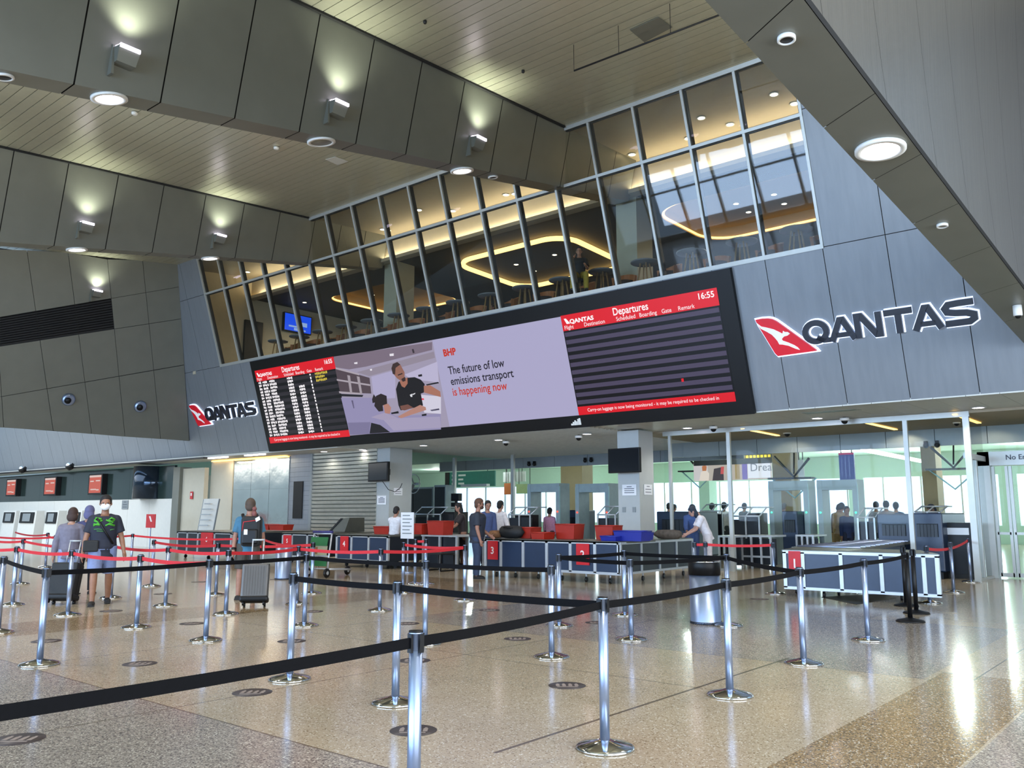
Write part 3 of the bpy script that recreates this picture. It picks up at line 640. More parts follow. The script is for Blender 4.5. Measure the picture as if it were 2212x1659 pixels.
def VT(*a, **k):
    o = wtext(*a, **k); o.matrix_parent_inverse = Matrix.Translation(vw.location).inverted(); return o
q = MB(); wrect(q,-27.2,-8.26,-.02,3.36,.12,0,.12); VB(q,'frame',M['blk'])
XL0, XL1, XP1, XA1, XR1 = wall_xt(557,803)[0], wall_xt(727,772)[0], wall_xt(940,733)[0], wall_xt(1217,683)[0], wall_xt(1553,620)[0]
TT_ = .5*(wall_xt(940,733)[1]+wall_xt(1217,683)[1]); TB_ = .5*(wall_xt(977,921)[1]+wall_xt(1253,894)[1])
HH = TT_-TB_
def board(x0, x1, full, tt, tb):
    w = x1-x0; nm = 'arrivals_board'
    q = MB(); wrect(q,x0,x1,tb,tt,.125); VB(q,'departure_panel',S_['blk'])
    q = MB(); wrect(q,x0,x1,tt-.155*HH,tt,.131); VB(q,'header_band',S_['red'])
    q = MB(); wrect(q,x0,x1,tb,tb+.085*HH,.131); VB(q,'footer_band',S_['red'])
    a, b = tb+.09*HH, tt-.155*HH; n = 9 if full else 10
    q = MB()
    for k in range(n):
        c = b-(b-a)*(k+.5)/n*1.0; h = (b-a)/n*.27
        wrect(q,x0+.03,x1-.03,c-h,min(c+h,b),.130)
    VB(q,'row_stripes',S_['rowd'] if full else S_['row'])
    VT('Departures',x0+.36*w,tt-.085*HH,.26,S_['white'],vw,xs=.85,bold=.004)
    for s_, f in (('Flight',.015),('Destination',.155),('Scheduled',.375),('Boarding',.525),('Gate',.665),('Remark',.765)):
        VT(s_,x0+f*w,tt-.142*HH,.145,S_['white'],vw,xs=.95)
    VT('16:55',x0+.885*w,tt-.075*HH,.2,S_['white'],vw,bold=.004)
    VT('QANTAS',x0+.06*w,tt-.09*HH,.15,S_['white'],vw,bold=.006,xs=1.25)
    q = MB(); wpoly(q,[(x0+.02*w,tt-.035*HH),(x0+.035*w,tt-.035*HH),(x0+.06*w,tt-.09*HH),(x0+.035*w,tt-.09*HH)],.136); VB(q,'header_emblem',S_['white'])
    VT('Carry-on luggage is now being monitored - it may be required to be checked in',x0+.07*w,tb+.03*HH,.125,S_['white'],vw,xs=.93)
    if full:   # rows of small illegible entries
        q = MB(); q2 = MB(); n = 18
        for k in range(n):
            c = b-(b-a)*(k+.5)/n; h = .042
            def word(f, k_, L, mb=q):
                x = x0+f*w
                for j in range(L): wrect(mb,x+j*.085,x+j*.085+.06,c-h*(1 if (k*3+j*5)%4 else .6),c+h*(1 if (k+j*7)%3 else .7),.136)
            word(.02,k,2); word(.075,k,3)
            if k not in (7,9,10,12,14,15): word(.12+.015*(k%2),k,1)
            word(.165,k,(4,5,5,4,4,5,5,7,7,7,6,5,6,7,6,5,6,5)[k]); word(.40,k,2); word(.435,k,2)
            if k >= 3: word(.53,k,2); word(.565,k,2)
            word(.685,k,1)
            if k < 3: word(.75,k,(8,6,7)[k],q2)
        tag(VB(q,'row_text',S_['white']),kind='stuff'); tag(VB(q2,'remark_text',S_['yel']),'yellow remarks on the first three rows')
board(XL0,XL1,True,wall_xt(600,792)[1],wall_xt(660,950)[1]); board(XA1,XR1,False,TT_+.02,TB_)
q = MB(); wrect(q,XP1,XA1,TB_,TT_,.126); VB(q,'advert_panel',S_['lilac'])
VT('BHP',*wall_xt(966,768),.28,S_['rust'],vw,bold=.012)
for s_, p_, m_ in (('The future of low',(977,807),'ink'),('emissions transport',(982,830),'ink'),('is happening now',(986,853),'rust')): VT(s_,*wall_xt(*p_),.335,S_[m_],vw,xs=.90,bold=.004)
# photograph panel: a bearded man in a black shirt and a seated woman at a bench
pz = lambda zx, zy: wall_xt(700+zx*.12054,740+zy*.12054)
q = MB(); wrect(q,XL1,XP1,TB_,TT_,.126); VB(q,'picture_panel',screen('picture_wall',(168,160,184),.9))
PIC = [((126,112,128),[(225,240),(1990,-20),(1990,120),(800,420),(500,470),(240,430)]),((150,140,156),[(640,520),(2020,150),(2040,260),(860,590)]),((178,172,206),[(900,600),(1330,480),(1330,980),(950,1000)]),
((190,184,214),[(1500,560),(2080,330),(2110,700),(1600,640)]),((84,70,78),[(250,440),(870,620),(900,900),(340,880)]),((176,166,176),[(255,430),(680,545),(685,575),(265,465)]),((176,166,176),[(280,640),(880,735),(880,765),(285,670)]),((176,166,176),[(320,860),(720,890),(720,915),(330,895)]),((168,158,166),[(470,570),(520,580),(560,890),(520,890)]),((168,158,166),[(640,590),(690,600),(740,910),(700,905)]),
((30,28,36),[(360,905),(760,925),(740,960),(370,950)]),((150,144,182),[(360,975),(900,975),(1330,1300),(2140,1260),(2150,1540),(520,1640)]),((126,120,156),[(480,1420),(890,1410),(860,1620),(520,1640)]),((30,28,34),[(900,1420),(1060,1460),(1240,1590),(870,1615)]),((168,160,190),[(1100,1350),(2130,1310),(2150,1510),(1300,1560)]),
((214,210,228),[(1790,920),(2150,950),(2150,1260),(1850,1240)]),((22,22,26),[(1880,735),(2100,690),(2115,715),(1900,755)]),((30,28,34),[(1740,565),(1810,550),(1815,590),(1750,600)]),((60,52,60),[(1630,110),(1660,100),(1680,170),(1650,180)]),
((26,24,28),[(1345,820),(1390,690),(1520,620),(1680,605),(1790,650),(1860,730),(1845,880),(1790,900),(1830,1110),(1600,1170),(1430,1200),(1390,1110)]),((168,112,92),[(1410,680),(1550,610),(1555,720),(1500,795),(1450,770)]),((150,104,90),[(1290,420),(1370,350),(1430,390),(1500,520),(1500,640),(1450,680),(1370,630),(1310,560)]),((62,46,44),[(1265,450),(1290,370),(1370,335),(1425,380),(1340,440),(1330,560),(1290,550)]),((46,34,36),[(1380,560),(1460,530),(1465,550),(1385,580)]),((58,42,42),[(1440,640),(1510,600),(1520,670),(1470,690)]),
((172,116,98),[(1845,760),(1960,750),(2140,860),(2150,960),(1850,880)]),((120,80,70),[(1420,1120),(1560,1090),(1660,1150),(1500,1200),(1440,1190)]),((226,226,232),[(1595,920),(1640,900),(1640,960),(1610,955)]),((226,226,232),[(1645,905),(1695,885),(1690,905),(1650,925)]),
((182,130,116),[(1120,1090),(1210,1080),(1260,1150),(1240,1260),(1150,1250)]),((40,30,32),[(960,1120),(990,940),(1080,900),(1180,940),(1190,1080),(1110,1110),(1120,1210),(1040,1220)]),((40,30,32),[(920,1000),(950,910),(985,960),(1000,1050),(930,1070)]),((184,134,120),[(1380,1310),(1600,1190),(1780,1100),(1880,1140),(1890,1190),(1640,1270),(1440,1340)]),((168,158,186),[(900,1320),(1140,1240),(1290,1290),(1390,1340),(1100,1370)]),((24,22,28),[(1260,1240),(1390,1210),(1400,1250),(1270,1265)]),((20,18,24),[(1810,1270),(1895,1255),(1895,1290),(1815,1300)]),((236,232,240),[(1235,190),(1310,180),(1310,225),(1240,230)]),((236,232,240),[(600,345),(660,335),(660,370),(605,370)]),((236,232,240),[(885,460),(920,455),(920,490),(890,490)]),
((96,90,120),[(550,1020),(580,1020),(605,1160),(590,1165)]),((80,76,100),[(1960,1190),(2120,1160),(2130,1190),(1990,1210)]),((230,40,70),[(1810,980),(1850,985),(1855,1010),(1815,1010)])]
cols = []; q = MB()
for k,(c,pl) in enumerate(PIC):
    if c not in cols: cols.append(c)
    wpoly(q,[pz(*w) for w in pl],.1275+.0006*k,cols.index(c),.0004)
VB(q,'picture_figures',[screen('picture_%d'%i,c,.95) for i,c in enumerate(cols)])
q = MB(); x, t = wall_xt(1240,917)
for k, (dx, h) in enumerate(((0,.05),(.06,.09),(.12,.13),(.18,.10),(.22,.16),(.27,.18))): wrect(q,x+dx,x+dx+.055,t,t+h,.126)
VB(q,'maker_mark',M['white'])
q = MB(); x, t = wall_xt(1480,819); wrect(q,x-.03,x+.03,t-.04,t+.04,.137); VB(q,'red_dot',S_['red'])
# ---------------------------------------------------------------- tail emblem and wide lettering, twice
M['tail'] = mat('tail_red',(222,16,40),.35,0,.12,(222,16,40)); M['navy'] = mat('letter_navy',(16,20,38),.35); M['halo'] = glow('halo_white',(214,228,255),.9); M['roo'] = mat('emblem_white',(246,246,248),.4,0,.15,(246,246,248))
zq = lambda zx, zy: wall_xt(1480+zx*.18083,480+zy*.18083)
def offset_poly(p, d):   # push the outline outwards
    n = len(p); ar = sum(p[i][0]*p[(i+1)%n][1]-p[(i+1)%n][0]*p[i][1] for i in range(n)); s = 1 if ar > 0 else -1; o = []
    for i in range(n):
        a, b, c = Vector(p[i-1]), Vector(p[i]), Vector(p[(i+1)%n]); e1 = (b-a).normalized(); e2 = (c-b).normalized()
        nn = Vector((e1.y+e2.y, -e1.x-e2.x)); nn = nn.normalized() if nn.length > 1e-6 else Vector((e1.y,-e1.x))
        k = min(2., 1/max(.5, nn.dot(Vector((e1.y,-e1.x))))); o.append(tuple(b+nn*d*s*k))
    return o
def ribbon(mb, pts, w, off, th, closed=False):
    n = len(pts); L = []; R = []
    for i in range(n):
        a = Vector(pts[i-1] if (i or closed) else pts[0]); b = Vector(pts[i]); c = Vector(pts[(i+1)%n] if (i < n-1 or closed) else pts[-1])
        e1 = (b-a).normalized() if (b-a).length > 0 else (c-b).normalized(); e2 = (c-b).normalized() if (c-b).length > 0 else e1
        t = (e1+e2).normalized(); nn = Vector((-t.y,t.x)); k = 1/max(.6,nn.dot(Vector((-e1.y,e1.x)))); L.append(b+nn*w/2*k); R.append(b-nn*w/2*k)
    for i in range(n if closed else n-1):
        j = (i+1)%n; wpoly(mb,[tuple(L[i]),tuple(R[i]),tuple(R[j]),tuple(L[j])],off,0,th)
TAIL = [zq(*w) for w in ((862,1160),(930,1146),(1010,1142),(1060,1150),(1105,1172),(1160,1210),(1580,1512),(1592,1526),(1130,1590),(1096,1556),(940,1300),(896,1232))]
ROO = [zq(*w) for w in ((880,1195),(935,1237),(1000,1250),(1080,1270),(1130,1293),(1188,1322),(1194,1288),(1215,1302),(1250,1302),(1277,1322),(1245,1346),(1207,1356),(1180,1385),(1192,1405),(1260,1428),(1330,1458),(1375,1488),(1396,1516),(1340,1500),(1260,1466),(1190,1452),(1150,1450),(1130,1412),(1100,1375),(1060,1335),(1000,1300),(930,1265),(890,1220))]
def tri(pts):
    from mathutils.geometry import tessellate_polygon
    return tessellate_polygon([[Vector((x,t,0)) for x,t in pts]])
def wshape(mb, pts, off, th):
    for f in tri(pts): wpoly(mb,[pts[i] for i in f],off,0,th)
QX, QT = wall_xt(1742,737); SXR = wall_xt(2118,690)[0]; CH = .50; BT = 1.40
def letters(dx):
    o = []; w = (SXR-QX)/6.0; s = .125
    def P(l): return [(QX+dx+x*w, BT+y*CH) for x,y in l]
    el = [(.47+.40*math.cos(2*math.pi*k/24), .5+.40*math.sin(2*math.pi*k/24)) for k in range(24)]
    A = lambda x: [(P([(x+.06,0),(x+.42,.88),(x+.52,.88),(x+.90,0)]),False,s),(P([(x+.24,.24),(x+.74,.24)]),False,s*.8)]
    o.append([(P(el),True,s),(P([(.50,.26),(.74,.10),(1.0,.10)]),False,s*.8)])
    o.append(A(.98))
    o.append([(P([(2.02,0),(2.02,.92),(2.16,.92),(2.66,.08),(2.78,.08),(2.78,1)]),False,s)])
    o.append([(P([(2.98,.88),(3.92,.88)]),False,s),(P([(3.45,.85),(3.45,0)]),False,s)])
    o.append(A(3.92))
    sp = [(5.88,.88),(5.4,.88),(5.1,.86),(4.99,.72),(5.05,.57),(5.3,.51),(5.65,.47),(5.86,.38),(5.86,.22),(5.72,.12),(5.4,.12),(4.95,.12)]
    o.append([(P(sp),False,s)])
    return o
for dx, lab in ((0,'lit airline wall sign with red tail emblem, on the wall right of the video wall'),(-24.08,'lit airline wall sign with red tail emblem, on the wall left of the video wall')):
    r = thing('wall_sign',lab,'sign',tuple(wp(QX+dx,BT)))
    inv = Matrix.Translation(r.location).inverted()
    def RB(mb, name, m): o = mb.build(name, m, r); o.matrix_parent_inverse = inv; return o
    sh = lambda pts: [(x+dx,t) for x,t in pts]
    q = MB(); wshape(q,offset_poly(sh(TAIL),.035),.055,.05); RB(q,'tail_halo',M['halo'])
    q = MB(); wshape(q,sh(TAIL),.12,.09); RB(q,'tail_emblem',M['tail'])
    q = MB(); wshape(q,sh(ROO),.127,.006); RB(q,'kangaroo_figure',M['roo'])
    for Lt in letters(dx):
        q = MB(); q2 = MB()
        for pts, cl, w in Lt: ribbon(q,pts,w,.12,.07,cl); ribbon(q2,pts,w+.055,.045,.04,cl)
        l = RB(q,'letter',M['navy']); q2.build('letter_halo',M['halo'],l)
    p = wp(QX+dx+1.6,BT+.25,.03)
# ---------------------------------------------------------------- monitors on the columns, notices
M['paper'] = mat('paper',(222,224,228),.7,var=.02); M['offscr'] = mat('screen_off',(20,22,28),.15)
for x0, x1, lab in ((-22.9,-21.82,'switched-off black monitor on the left-hand column above counter 4'),(-13.0,-11.97,'switched-off black monitor on the central column above counter 2')):
    t = thing('monitor',lab,'monitor',((x0+x1)/2,19.6,2.9),-.06)
    w = (x1-x0)/2; q = MB(); q.box((-w,-.05,-.33),(w,.05,.33)); q.build('casing',M['blk'],t,bevel=.012)
    q = MB(); q.box((-w+.04,-.056,-.28),(w-.04,-.05,.29)); q.build('screen',M['offscr'],t)
    q = MB(); q.box((-.12,.05,-.1),(.12,.40,.1)); q.build('bracket',M['blk'],t)
q = MB(); q.tube([(-22.3,19.7,2.6),(-22.2,19.9,2.3),(-21.95,19.98,2.22),(-21.7,19.99,2.35),(-21.62,20.0,2.5)],.012,5); 
tag(q.build('monitor_cable',M['blk']),'black cable hanging below the left-hand monitor','cable')
def notice(u0,v0,u1,v1,plane,lab,lines=4,m='paper',d=19.985):
    if plane == 'y': a, b = ony(u0,v0,d), ony(u1,v1,d)
    else: a, b = onx(u0,v0,d), onx(u1,v1,d)
    c = (a+b)/2; t = thing('notice',lab,'notice',tuple(c)); hz = abs(a.z-b.z)/2
    ex = Vector((1,0,0)) if plane == 'y' else Vector((0,1,0)); hw = abs((b-a).dot(ex))/2; nr = Vector((0,-1,0)) if plane == 'y' else Vector((1,0,0))
    q = MB(); q.obox((0,0,0),ex*hw,nr*.004,(0,0,hz)); q.build('sheet',M[m],t)
    q = MB()
    for k in range(lines): q.obox(Vector((0,0,hz*(.6-1.1*k/max(1,lines-1))))+nr*.006,ex*hw*(.7 if k else .35),nr*.001,(0,0,hz*.06))
    q.build('print_lines',M['ink'],t); return t
notice(1344,1047,1375,1070,'y','white notice on the front of the central column'); notice(1391,1046,1409,1069,'x','framed notice on the side of the central column',3,d=-12.268)
notice(815,1071,834,1090,'y','white notice on the front of the left-hand column',5); notice(851,1054,869,1070,'x','framed notice on the side of the left-hand column',3,d=-22.248)
notice(264,1081,276,1100,'y','small grey notice on the white check-in wall',3,'band',19.46)
for u in (1348,1370):
    p = ony(u,1101,19.99); q = MB(); q.box((-.05,-.01,-.07),(.05,.01,.07)); tag(q.build('socket',M['band'],loc=tuple(p)),'small grey socket plate low on the central column','socket','socket plates')
# check-in wall screens
M['orange'] = screen('checkin_orange',(206,92,70),.9); M['scrw'] = screen('checkin_header',(226,200,192),.9)
for x0,x1,z0,z1,lab in ((-54.0,-52.4,2.45,3.42,'orange check-in screen on the dark glass, farthest left'),(-48.85,-47.15,2.42,3.40,'orange check-in screen on the dark glass, middle of the three'),(-43.6,-41.95,2.40,3.40,'orange check-in screen on the dark glass, above the masked man')):
    t = thing('checkin_screen',lab,'screen',((x0+x1)/2,19.3,(z0+z1)/2)); w, h = (x1-x0)/2*.9, (z1-z0)/2
    q = MB(); q.box((-w,-.06,-h),(w,.192,h)); q.build('casing',M['blk'],t); q = MB(); q.box((-w+.12,-.066,-h+.08),(w-.12,-.06,h-.06)); q.build('display',M['orange'],t)
    q = MB(); q.box((-w+.12,-.07,h-.16),(w-.12,-.066,h-.06)); q.build('header',M['scrw'],t)
    q = MB()
    for a,b,z in ((-.7,-.2,.3),(.1,.7,.34),(-.6,.2,-.5),(.2,.6,-.55)): q.box((a*w,-.07,z*h-.03),(b*w,-.066,z*h+.03))
    q.build('text_blocks',M['scrw'],t)
# far signs
def flat(u0,v0,u1,v1,y,name,lab,m,cat='sign',th=.08,hang=True):
    a, b = ony(u0,v0,y), ony(u1,v1,y); c = (a+b)/2; w, h = abs(a.x-b.x)/2, abs(a.z-b.z)/2
    t = thing(name,lab,cat,tuple(c)); q = MB(); q.box((-w,-th/2,-h),(w,th/2,h)); q.build('panel',m,t); 
    if hang:
        q = MB()
        for s in (-.7,.7): q.tube([(s*w,0,h-.02),(s*w,0,4.59-c.z)],.02,6)
        q.build('hanger',M['dark'],t)
    return t, w, h
t, w, h = flat(963,1021,1070,1050,36,'hanging_sign','teal hanging sign with white entries in the far security hall',M['teal'])
q = MB(); q.box((-w,-.06,-h),(-w*.82,-.045,h)); q.build('dark_edge',M['blk'],t)
q = MB()
for r_, l in ((.55,.3),(.0,.2),(-.55,.24)): q.box((-w*.72,-.05,(r_-.12)*h),(-w*.62,-.042,(r_+.12)*h)); q.box((-w*.45,-.05,(r_-.12)*h),(-w*.45+l*w,-.042,(r_+.12)*h))
q.build('entries',M['paper'],t)
t, w, h = flat(1499,985,1667,1000,31.85,'hanging_sign','dark hanging sign with yellow and white wording over the far advert',M['dark'])
q = MB()
for k in range(9): q.box((-w*.76+k*.14,-.05,-.02*h),(-w*.76+k*.14+.10,-.042,.42*h))
q.build('entries',M['paper'],t)
q = MB()
for k in range(9): q.box((w*.2+k*.15,-.05,.1*h),(w*.2+k*.15+.11,-.042,.6*h))
q.build('yellow_entries',mat('sign_yellow',(220,190,50),.6,0,.4,(220,190,50)),t)
t, w, h = flat(1499,1001,1668,1035,32,'advert_panel','lit advert with a seated woman and large grey wording, far hall',screen('advert_base',(196,186,176),.9),'advert')
q = MB(); q.box((.42*w,-.05,-.85*h),(w*.98,-.042,.9*h)); q.build('white_field',screen('advert_white',(226,230,240),1.),t)
text('Drea',.44,screen('advert_grey',(120,128,140),.8),t,frame_mtx((.48*w,-.058,-.1*h),(1,0,0),(0,0,1)),'lettering',1.0)
AD = [((216,210,212),[(-1,-1),(-.6,-1),(-.62,.9),(-1,.95)]),((240,226,214),[(-.86,-1),(-.60,-1),(-.58,-.2),(-.66,.2),(-.8,0)]),((196,122,76),[(-.76,.1),(-.66,.1),(-.64,.6),(-.7,.75),(-.77,.6)]),((70,60,64),[(-.5,-1),(-.2,-1),(-.2,.5),(-.45,.3)]),((210,90,90),[(-.28,-.3),(-.2,-.3),(-.18,.5),(-.26,.5)]),((170,150,100),[(.1,-.9),(.22,-.9),(.22,.9),(.1,.9)]),((120,104,180),[(.28,-.95),(.41,-.95),(.41,.95),(.28,.95)])]
q = MB()
for k,(c,pl) in enumerate(AD): q.hexa([(x*w,-.045-.002*k,z*h) for x,z in pl],[(x*w,-.043-.002*k,z*h) for x,z in pl],k)
q.build('picture',[screen('advert_%d'%k,c,.9) for k,(c,_) in enumerate(AD)],t)
t, w, h = flat(1724,994,1738,1036,33,'advert_panel','narrow white end of an advert behind the tan column',M['paper'],'advert')
t, w, h = flat(1812,979,1848,1037,30,'flight_monitor','tall blue flight information display with a red top edge',screen('flight_blue',(30,52,130),.7),'screen')
q = MB(); q.box((-w,-.05,.86*h),(w,-.042,h)); q.build('red_edge',screen('flight_red',(170,40,90),.8),t)
q = MB()
for k in range(3): q.box((-w*.7+k*w*.5,-.05,-.8*h),(-w*.6+k*w*.5,-.042,.75*h))
q.build('columns_of_entries',screen('flight_rows',(120,140,200),.6),t)
for a,b,lab,m in (((1090,1044,1112,1068),38,'orange wall panel in the far security hall','orange_p'),((1116,1046,1150,1066),38,'pale green notice board in the far security hall','pgreen'),((1088,1020,1135,1040),38.1,'white wall panel above the orange one','paper')):
    if m not in M: M[m] = mat(m+'_panel',(196,104,44) if m == 'orange_p' else (170,190,140),.6)
    flat(*a,b,'wall_panel',lab,M[m],'panel')
# ---------------------------------------------------------------- belt barrier posts
PH = .95
def post_parts(t, body, base, cap):
    q = MB(); q.lathe([(.19,0),(.19,.012),(.175,.024),(.06,.05),(.036,.058)],n=36); q.build('base',base,t)
    q = MB(); q.lathe([(.032,.05),(.032,PH-.085)],n=20); q.build('pole',body,t)
    q = MB(); q.lathe([(.0325,PH-.085),(.0325,PH-.012),(.034,PH-.012),(.034,PH),(.0,PH)],n=20); q.build('head',body if body is not M['chrome'] else M['chrome'],t)
    q = MB()
    for a in (0,1,2,3):
        c, s = math.cos(a*math.pi/2), math.sin(a*math.pi/2); q.obox((c*.034,s*.034,PH-.052),(c*.008,s*.008,0),(-s*.013,c*.013,0),(0,0,.042))
    q.lathe([(.0345,PH-.004),(.0345,PH+.004),(0,PH+.006)],n=20); q.build('belt_clips',cap,t)
proto = {}
POST = {}
def post(key, x, y, lab, kind='chrome', rz=0.):
    t = thing('barrier_post',lab,'barrier post',(x,y,0),rz,'belt barrier posts')
    if kind in proto:
        for ch in proto[kind].children: c = ch.copy(); C.objects.link(c); c.parent = t
    else:
        post_parts(t,*{'chrome':(M['chrome'],M['chromebase'],M['blk']),'black':(M['blk'],M['blk'],M['blk'])}[kind]); proto[kind] = t
    POST[key] = t; return t
def belt(a, b, m='tape', z=PH-.05, sag=.012, w=.05, end=None):
    A = Vector(POST[a].location)+Vector((0,0,z)); B = (Vector(POST[b].location) if b else Vector(end))+Vector((0,0,z))
    d = (B-A).normalized(); A += d*.042; B -= d*.042; n = 10; pts = [A.lerp(B,k/n)-Vector((0,0,sag*4*(k/n)*(1-k/n)*(B-A).length)) for k in range(n+1)]
    nn = Vector((-d.y,d.x,0))*.0012; q = MB()
    for p, r in zip(pts, pts[1:]):
        h = Vector((0,0,w/2)); q.hexa([p-h-nn,r-h-nn,r-h+nn,p-h+nn],[p+h-nn,r+h-nn,r+h+nn,p+h+nn])
    o = q.build('belt',M[m],POST[a]); o.matrix_parent_inverse = Matrix.Translation(POST[a].location).inverted()
    if m == 'rtape': o['label'] = 'red belt'
    else: o['label'] = 'black belt'
    return o
PP = dict(
 F1=(-3.02,2.9,'nearest chrome post, its foot cut off by the bottom of the frame'),
 A13=(1307,1617,'nearest chrome post with its whole round foot in view, bottom centre right'),
 C7=(1577,1503,'chrome post of the right-hand line just in front of the metal bin'),
 D2=(1736.6,1434,'chrome post in front of the red number 1 plate'),
 D3=(1875.4,1383,'chrome post in front of the right half of counter 1'),
 S17=(625.6,1468,'chrome post where the middle black belt begins, left of centre'),
 A12=(853.9,1519,'chrome post just behind and left of the nearest one'),
 A11=(1191.7,1420,'chrome post left of the big sticker in the middle of the floor'),
 A5=(918,1391,'chrome post straight behind the nearest post'),
 C1=(1208,1352,'darker chrome post standing close behind another, in front of plate 2'),
 C2=(1350,1329,'rear one of two close chrome posts below the central column'),
 C3=(1364,1382,'front one of two close chrome posts below the central column'),
 C6=(1574,1352,'chrome post right beside the metal bin'),
 C4=(1503,1280,'chrome post with a red belt behind the metal bin, left one'),
 C5=(1527,1280,'chrome post with a red belt behind the metal bin, right one'),
 D1=(1674.7,1283,'chrome post at the right end of the red belt, left of counter 1'),
 D6=(2009,1303,'chrome post with a red belt at the right end of counter 1'),
 D7=(2060.6,1280,'chrome post between counter 1 and the no-entry doors'),
 D8=(2098,1258,'chrome post beside the frame of the no-entry doors'),
 S15=(85,1436,'big chrome post at the far left carrying a black belt'),
 S14=(444,1384,'chrome post where red and black belts meet, left of the silver suitcase'),
 A2=(657,1352,'chrome post ending the long left black belt, rear of a close pair'),
 S0=(-5,1367,'chrome post mostly cut off by the left frame edge'),
 S1=(26.6,1307,'chrome post with red belt nearest the left frame edge'),
 S4=(146,1329,'chrome post in front of the black suitcase'),
 S7=(294.5,1356,'chrome post right of the masked man, front red row'),
 S2=(43,1262,'thin distant chrome post behind the leftmost red-belt post'),
 S3=(98,1225,'distant chrome post left of the woman in grey'),
 S5=(114,1239,'distant chrome post in front of the woman in grey'),
 S6=(239,1292,"chrome post by the masked man's left leg"),
 S8=(282,1231,'distant chrome post seen right of the masked man'),
 S9=(327,1266.5,'chrome post between the masked man and plate 6'),
 S11=(357,1309,'chrome post in the second red row, below plate 6'),
 S12=(466,1285,'chrome post left of the man with the backpack'),
 S13=(487.5,1327,'chrome post beside the silver suitcase'),
 S16=(556,1242,'distant chrome post just right of the man with the backpack'),
 A1=(641,1304,'chrome post in front of the small metal bin by plate 5'),
 A3=(673,1282,'chrome post in front of the green luggage trolley'),
 A4=(820,1319,'chrome post in front of plate 4, end of a red belt'),
 A6=(870,1281,'chrome post standing below the portrait sign board'),
 A8=(896,1262,'slim distant chrome post right of the sign board'),
 A9=(919,1262,'distant chrome post left of the standing man'),
 A10=(1003.5,1297,'chrome post where two red belts meet, in front of the standing man'))
for k, (u, v, lab) in PP.items():
    p = Vector((u,v,0)) if k == 'F1' else onz(u,v); post(k,p.x,p.y,lab)
for k, u, v, lab in (('D4',1967,1343,'nearer black post at the end of the right-hand belt line'),('D5',1980,1325,'farther black post behind the other black one'),('D9',1958,1309,'rearmost black post, almost hidden behind the other two')):
    p = onz(u,v); post(k,p.x,p.y,lab,'black')
p = onz(-60,1541,.90); a = POST['F1'].location; dv = (Vector((p.x,p.y,0))-Vector(a)).normalized()*2.6
belt('F1',None,'tape',end=Vector(a)+dv,sag=.006)
for a, b in (('F1','A13'),('A13','C7'),('C7','D2'),('D2','D3'),('D3','D4'),('S17','A12'),('A12','A13'),('S15','S14'),('S14','A2'),('A2','A5'),('A5','A11'),('C1','C2'),('C1','C3'),('C3','C6'),('C6','D2'),('C2','C6')): belt(a,b,'tape',sag=.006)
belt('S0','S15','tape',sag=.005)
for a, b in (('S1','S4'),('S4','S7'),('S7','S14'),('S2','S6'),('S6','S11'),('S11','S13'),('S3','S5'),('S5','S8'),('S8','S16'),('S9','S12'),('S12','A3'),('S13','A1'),('A1','A4'),('A4','A10'),('A6','A10'),('A8','A9'),('C4','C5'),('C5','D1'),('D6','D8'),('S16','A3')): belt(a,b,'rtape',sag=.016)
for a, dx, dy in (('S1',-2,-.4),('S2',-3,.2),('S3',-4,.6),('S5',-4,-.4)): belt(a,None,'rtape',end=Vector(POST[a].location)+Vector((dx,dy,0)),sag=.016)
# ---------------------------------------------------------------- round floor stickers
M['stick'] = mat('sticker_dark',(58,50,50),.45,var=.08); M['stickw'] = mat('sticker_print',(142,128,120),.5)
q = MB(); q.lathe([(.165,.0006),(.165,.0022),(0,.0022)],n=40); sdisc = None
ST = [(40,1597,'large floor sticker at the bottom left corner'),(545,1496,'floor sticker left of the middle post line, in front of a round post foot'),(893,1578,'floor sticker right behind the nearest post'),(1225,1481,'floor sticker in the open middle of the floor'),(302,1434,'floor sticker right of the big left-hand post'),(100,1385,'floor sticker behind the big left-hand post'),(630,1385,'floor sticker behind the post where the middle belt begins'),(1118,1380,'floor sticker between two rows of posts at centre'),(895,1427,'floor sticker behind the nearest post, second one back'),(1057,1318,'floor sticker in front of the standing man'),(240,1320,'floor sticker in front of the masked man'),(415,1347,'floor sticker left of the red and black belt junction'),(1290,1345,'floor sticker left of the close pair of posts'),(880,1347,'floor sticker below the portrait sign board'),(352,1283,'distant floor sticker between red rows'),(430,1257,'distant floor sticker below plate 6'),(1640,1294,'distant floor sticker behind the right-hand line'),(675,1321,'floor sticker behind the close pair at the left belt end'),(590,1252,'distant floor sticker left of the small metal bin')]
for u, v, lab in ST:
    p = onz(u,v); t = thing('floor_sticker',lab,'floor sticker',(p.x,p.y,0),.7,'round distancing stickers')
    if sdisc is None:
        sdisc = q.build('disc',M['stick'],t); q2 = MB()
        for k in range(4): q2.obox((-.082+k*.055,.012,.0026),(.016,0,0),(0,.042,0),(0,0,.0004)); q2.obox((-.082+k*.055,.07,.0026),(.009,0,0),(0,.009,0),(0,0,.0004))
        q2.obox((0,-.06,.0026),(.09,0,0),(0,.009,0),(0,0,.0004)); sp = q2.build('print',M['stickw'],t)
    else:
        for s_ in (sdisc,sp): c = s_.copy(); C.objects.link(c); c.parent = t
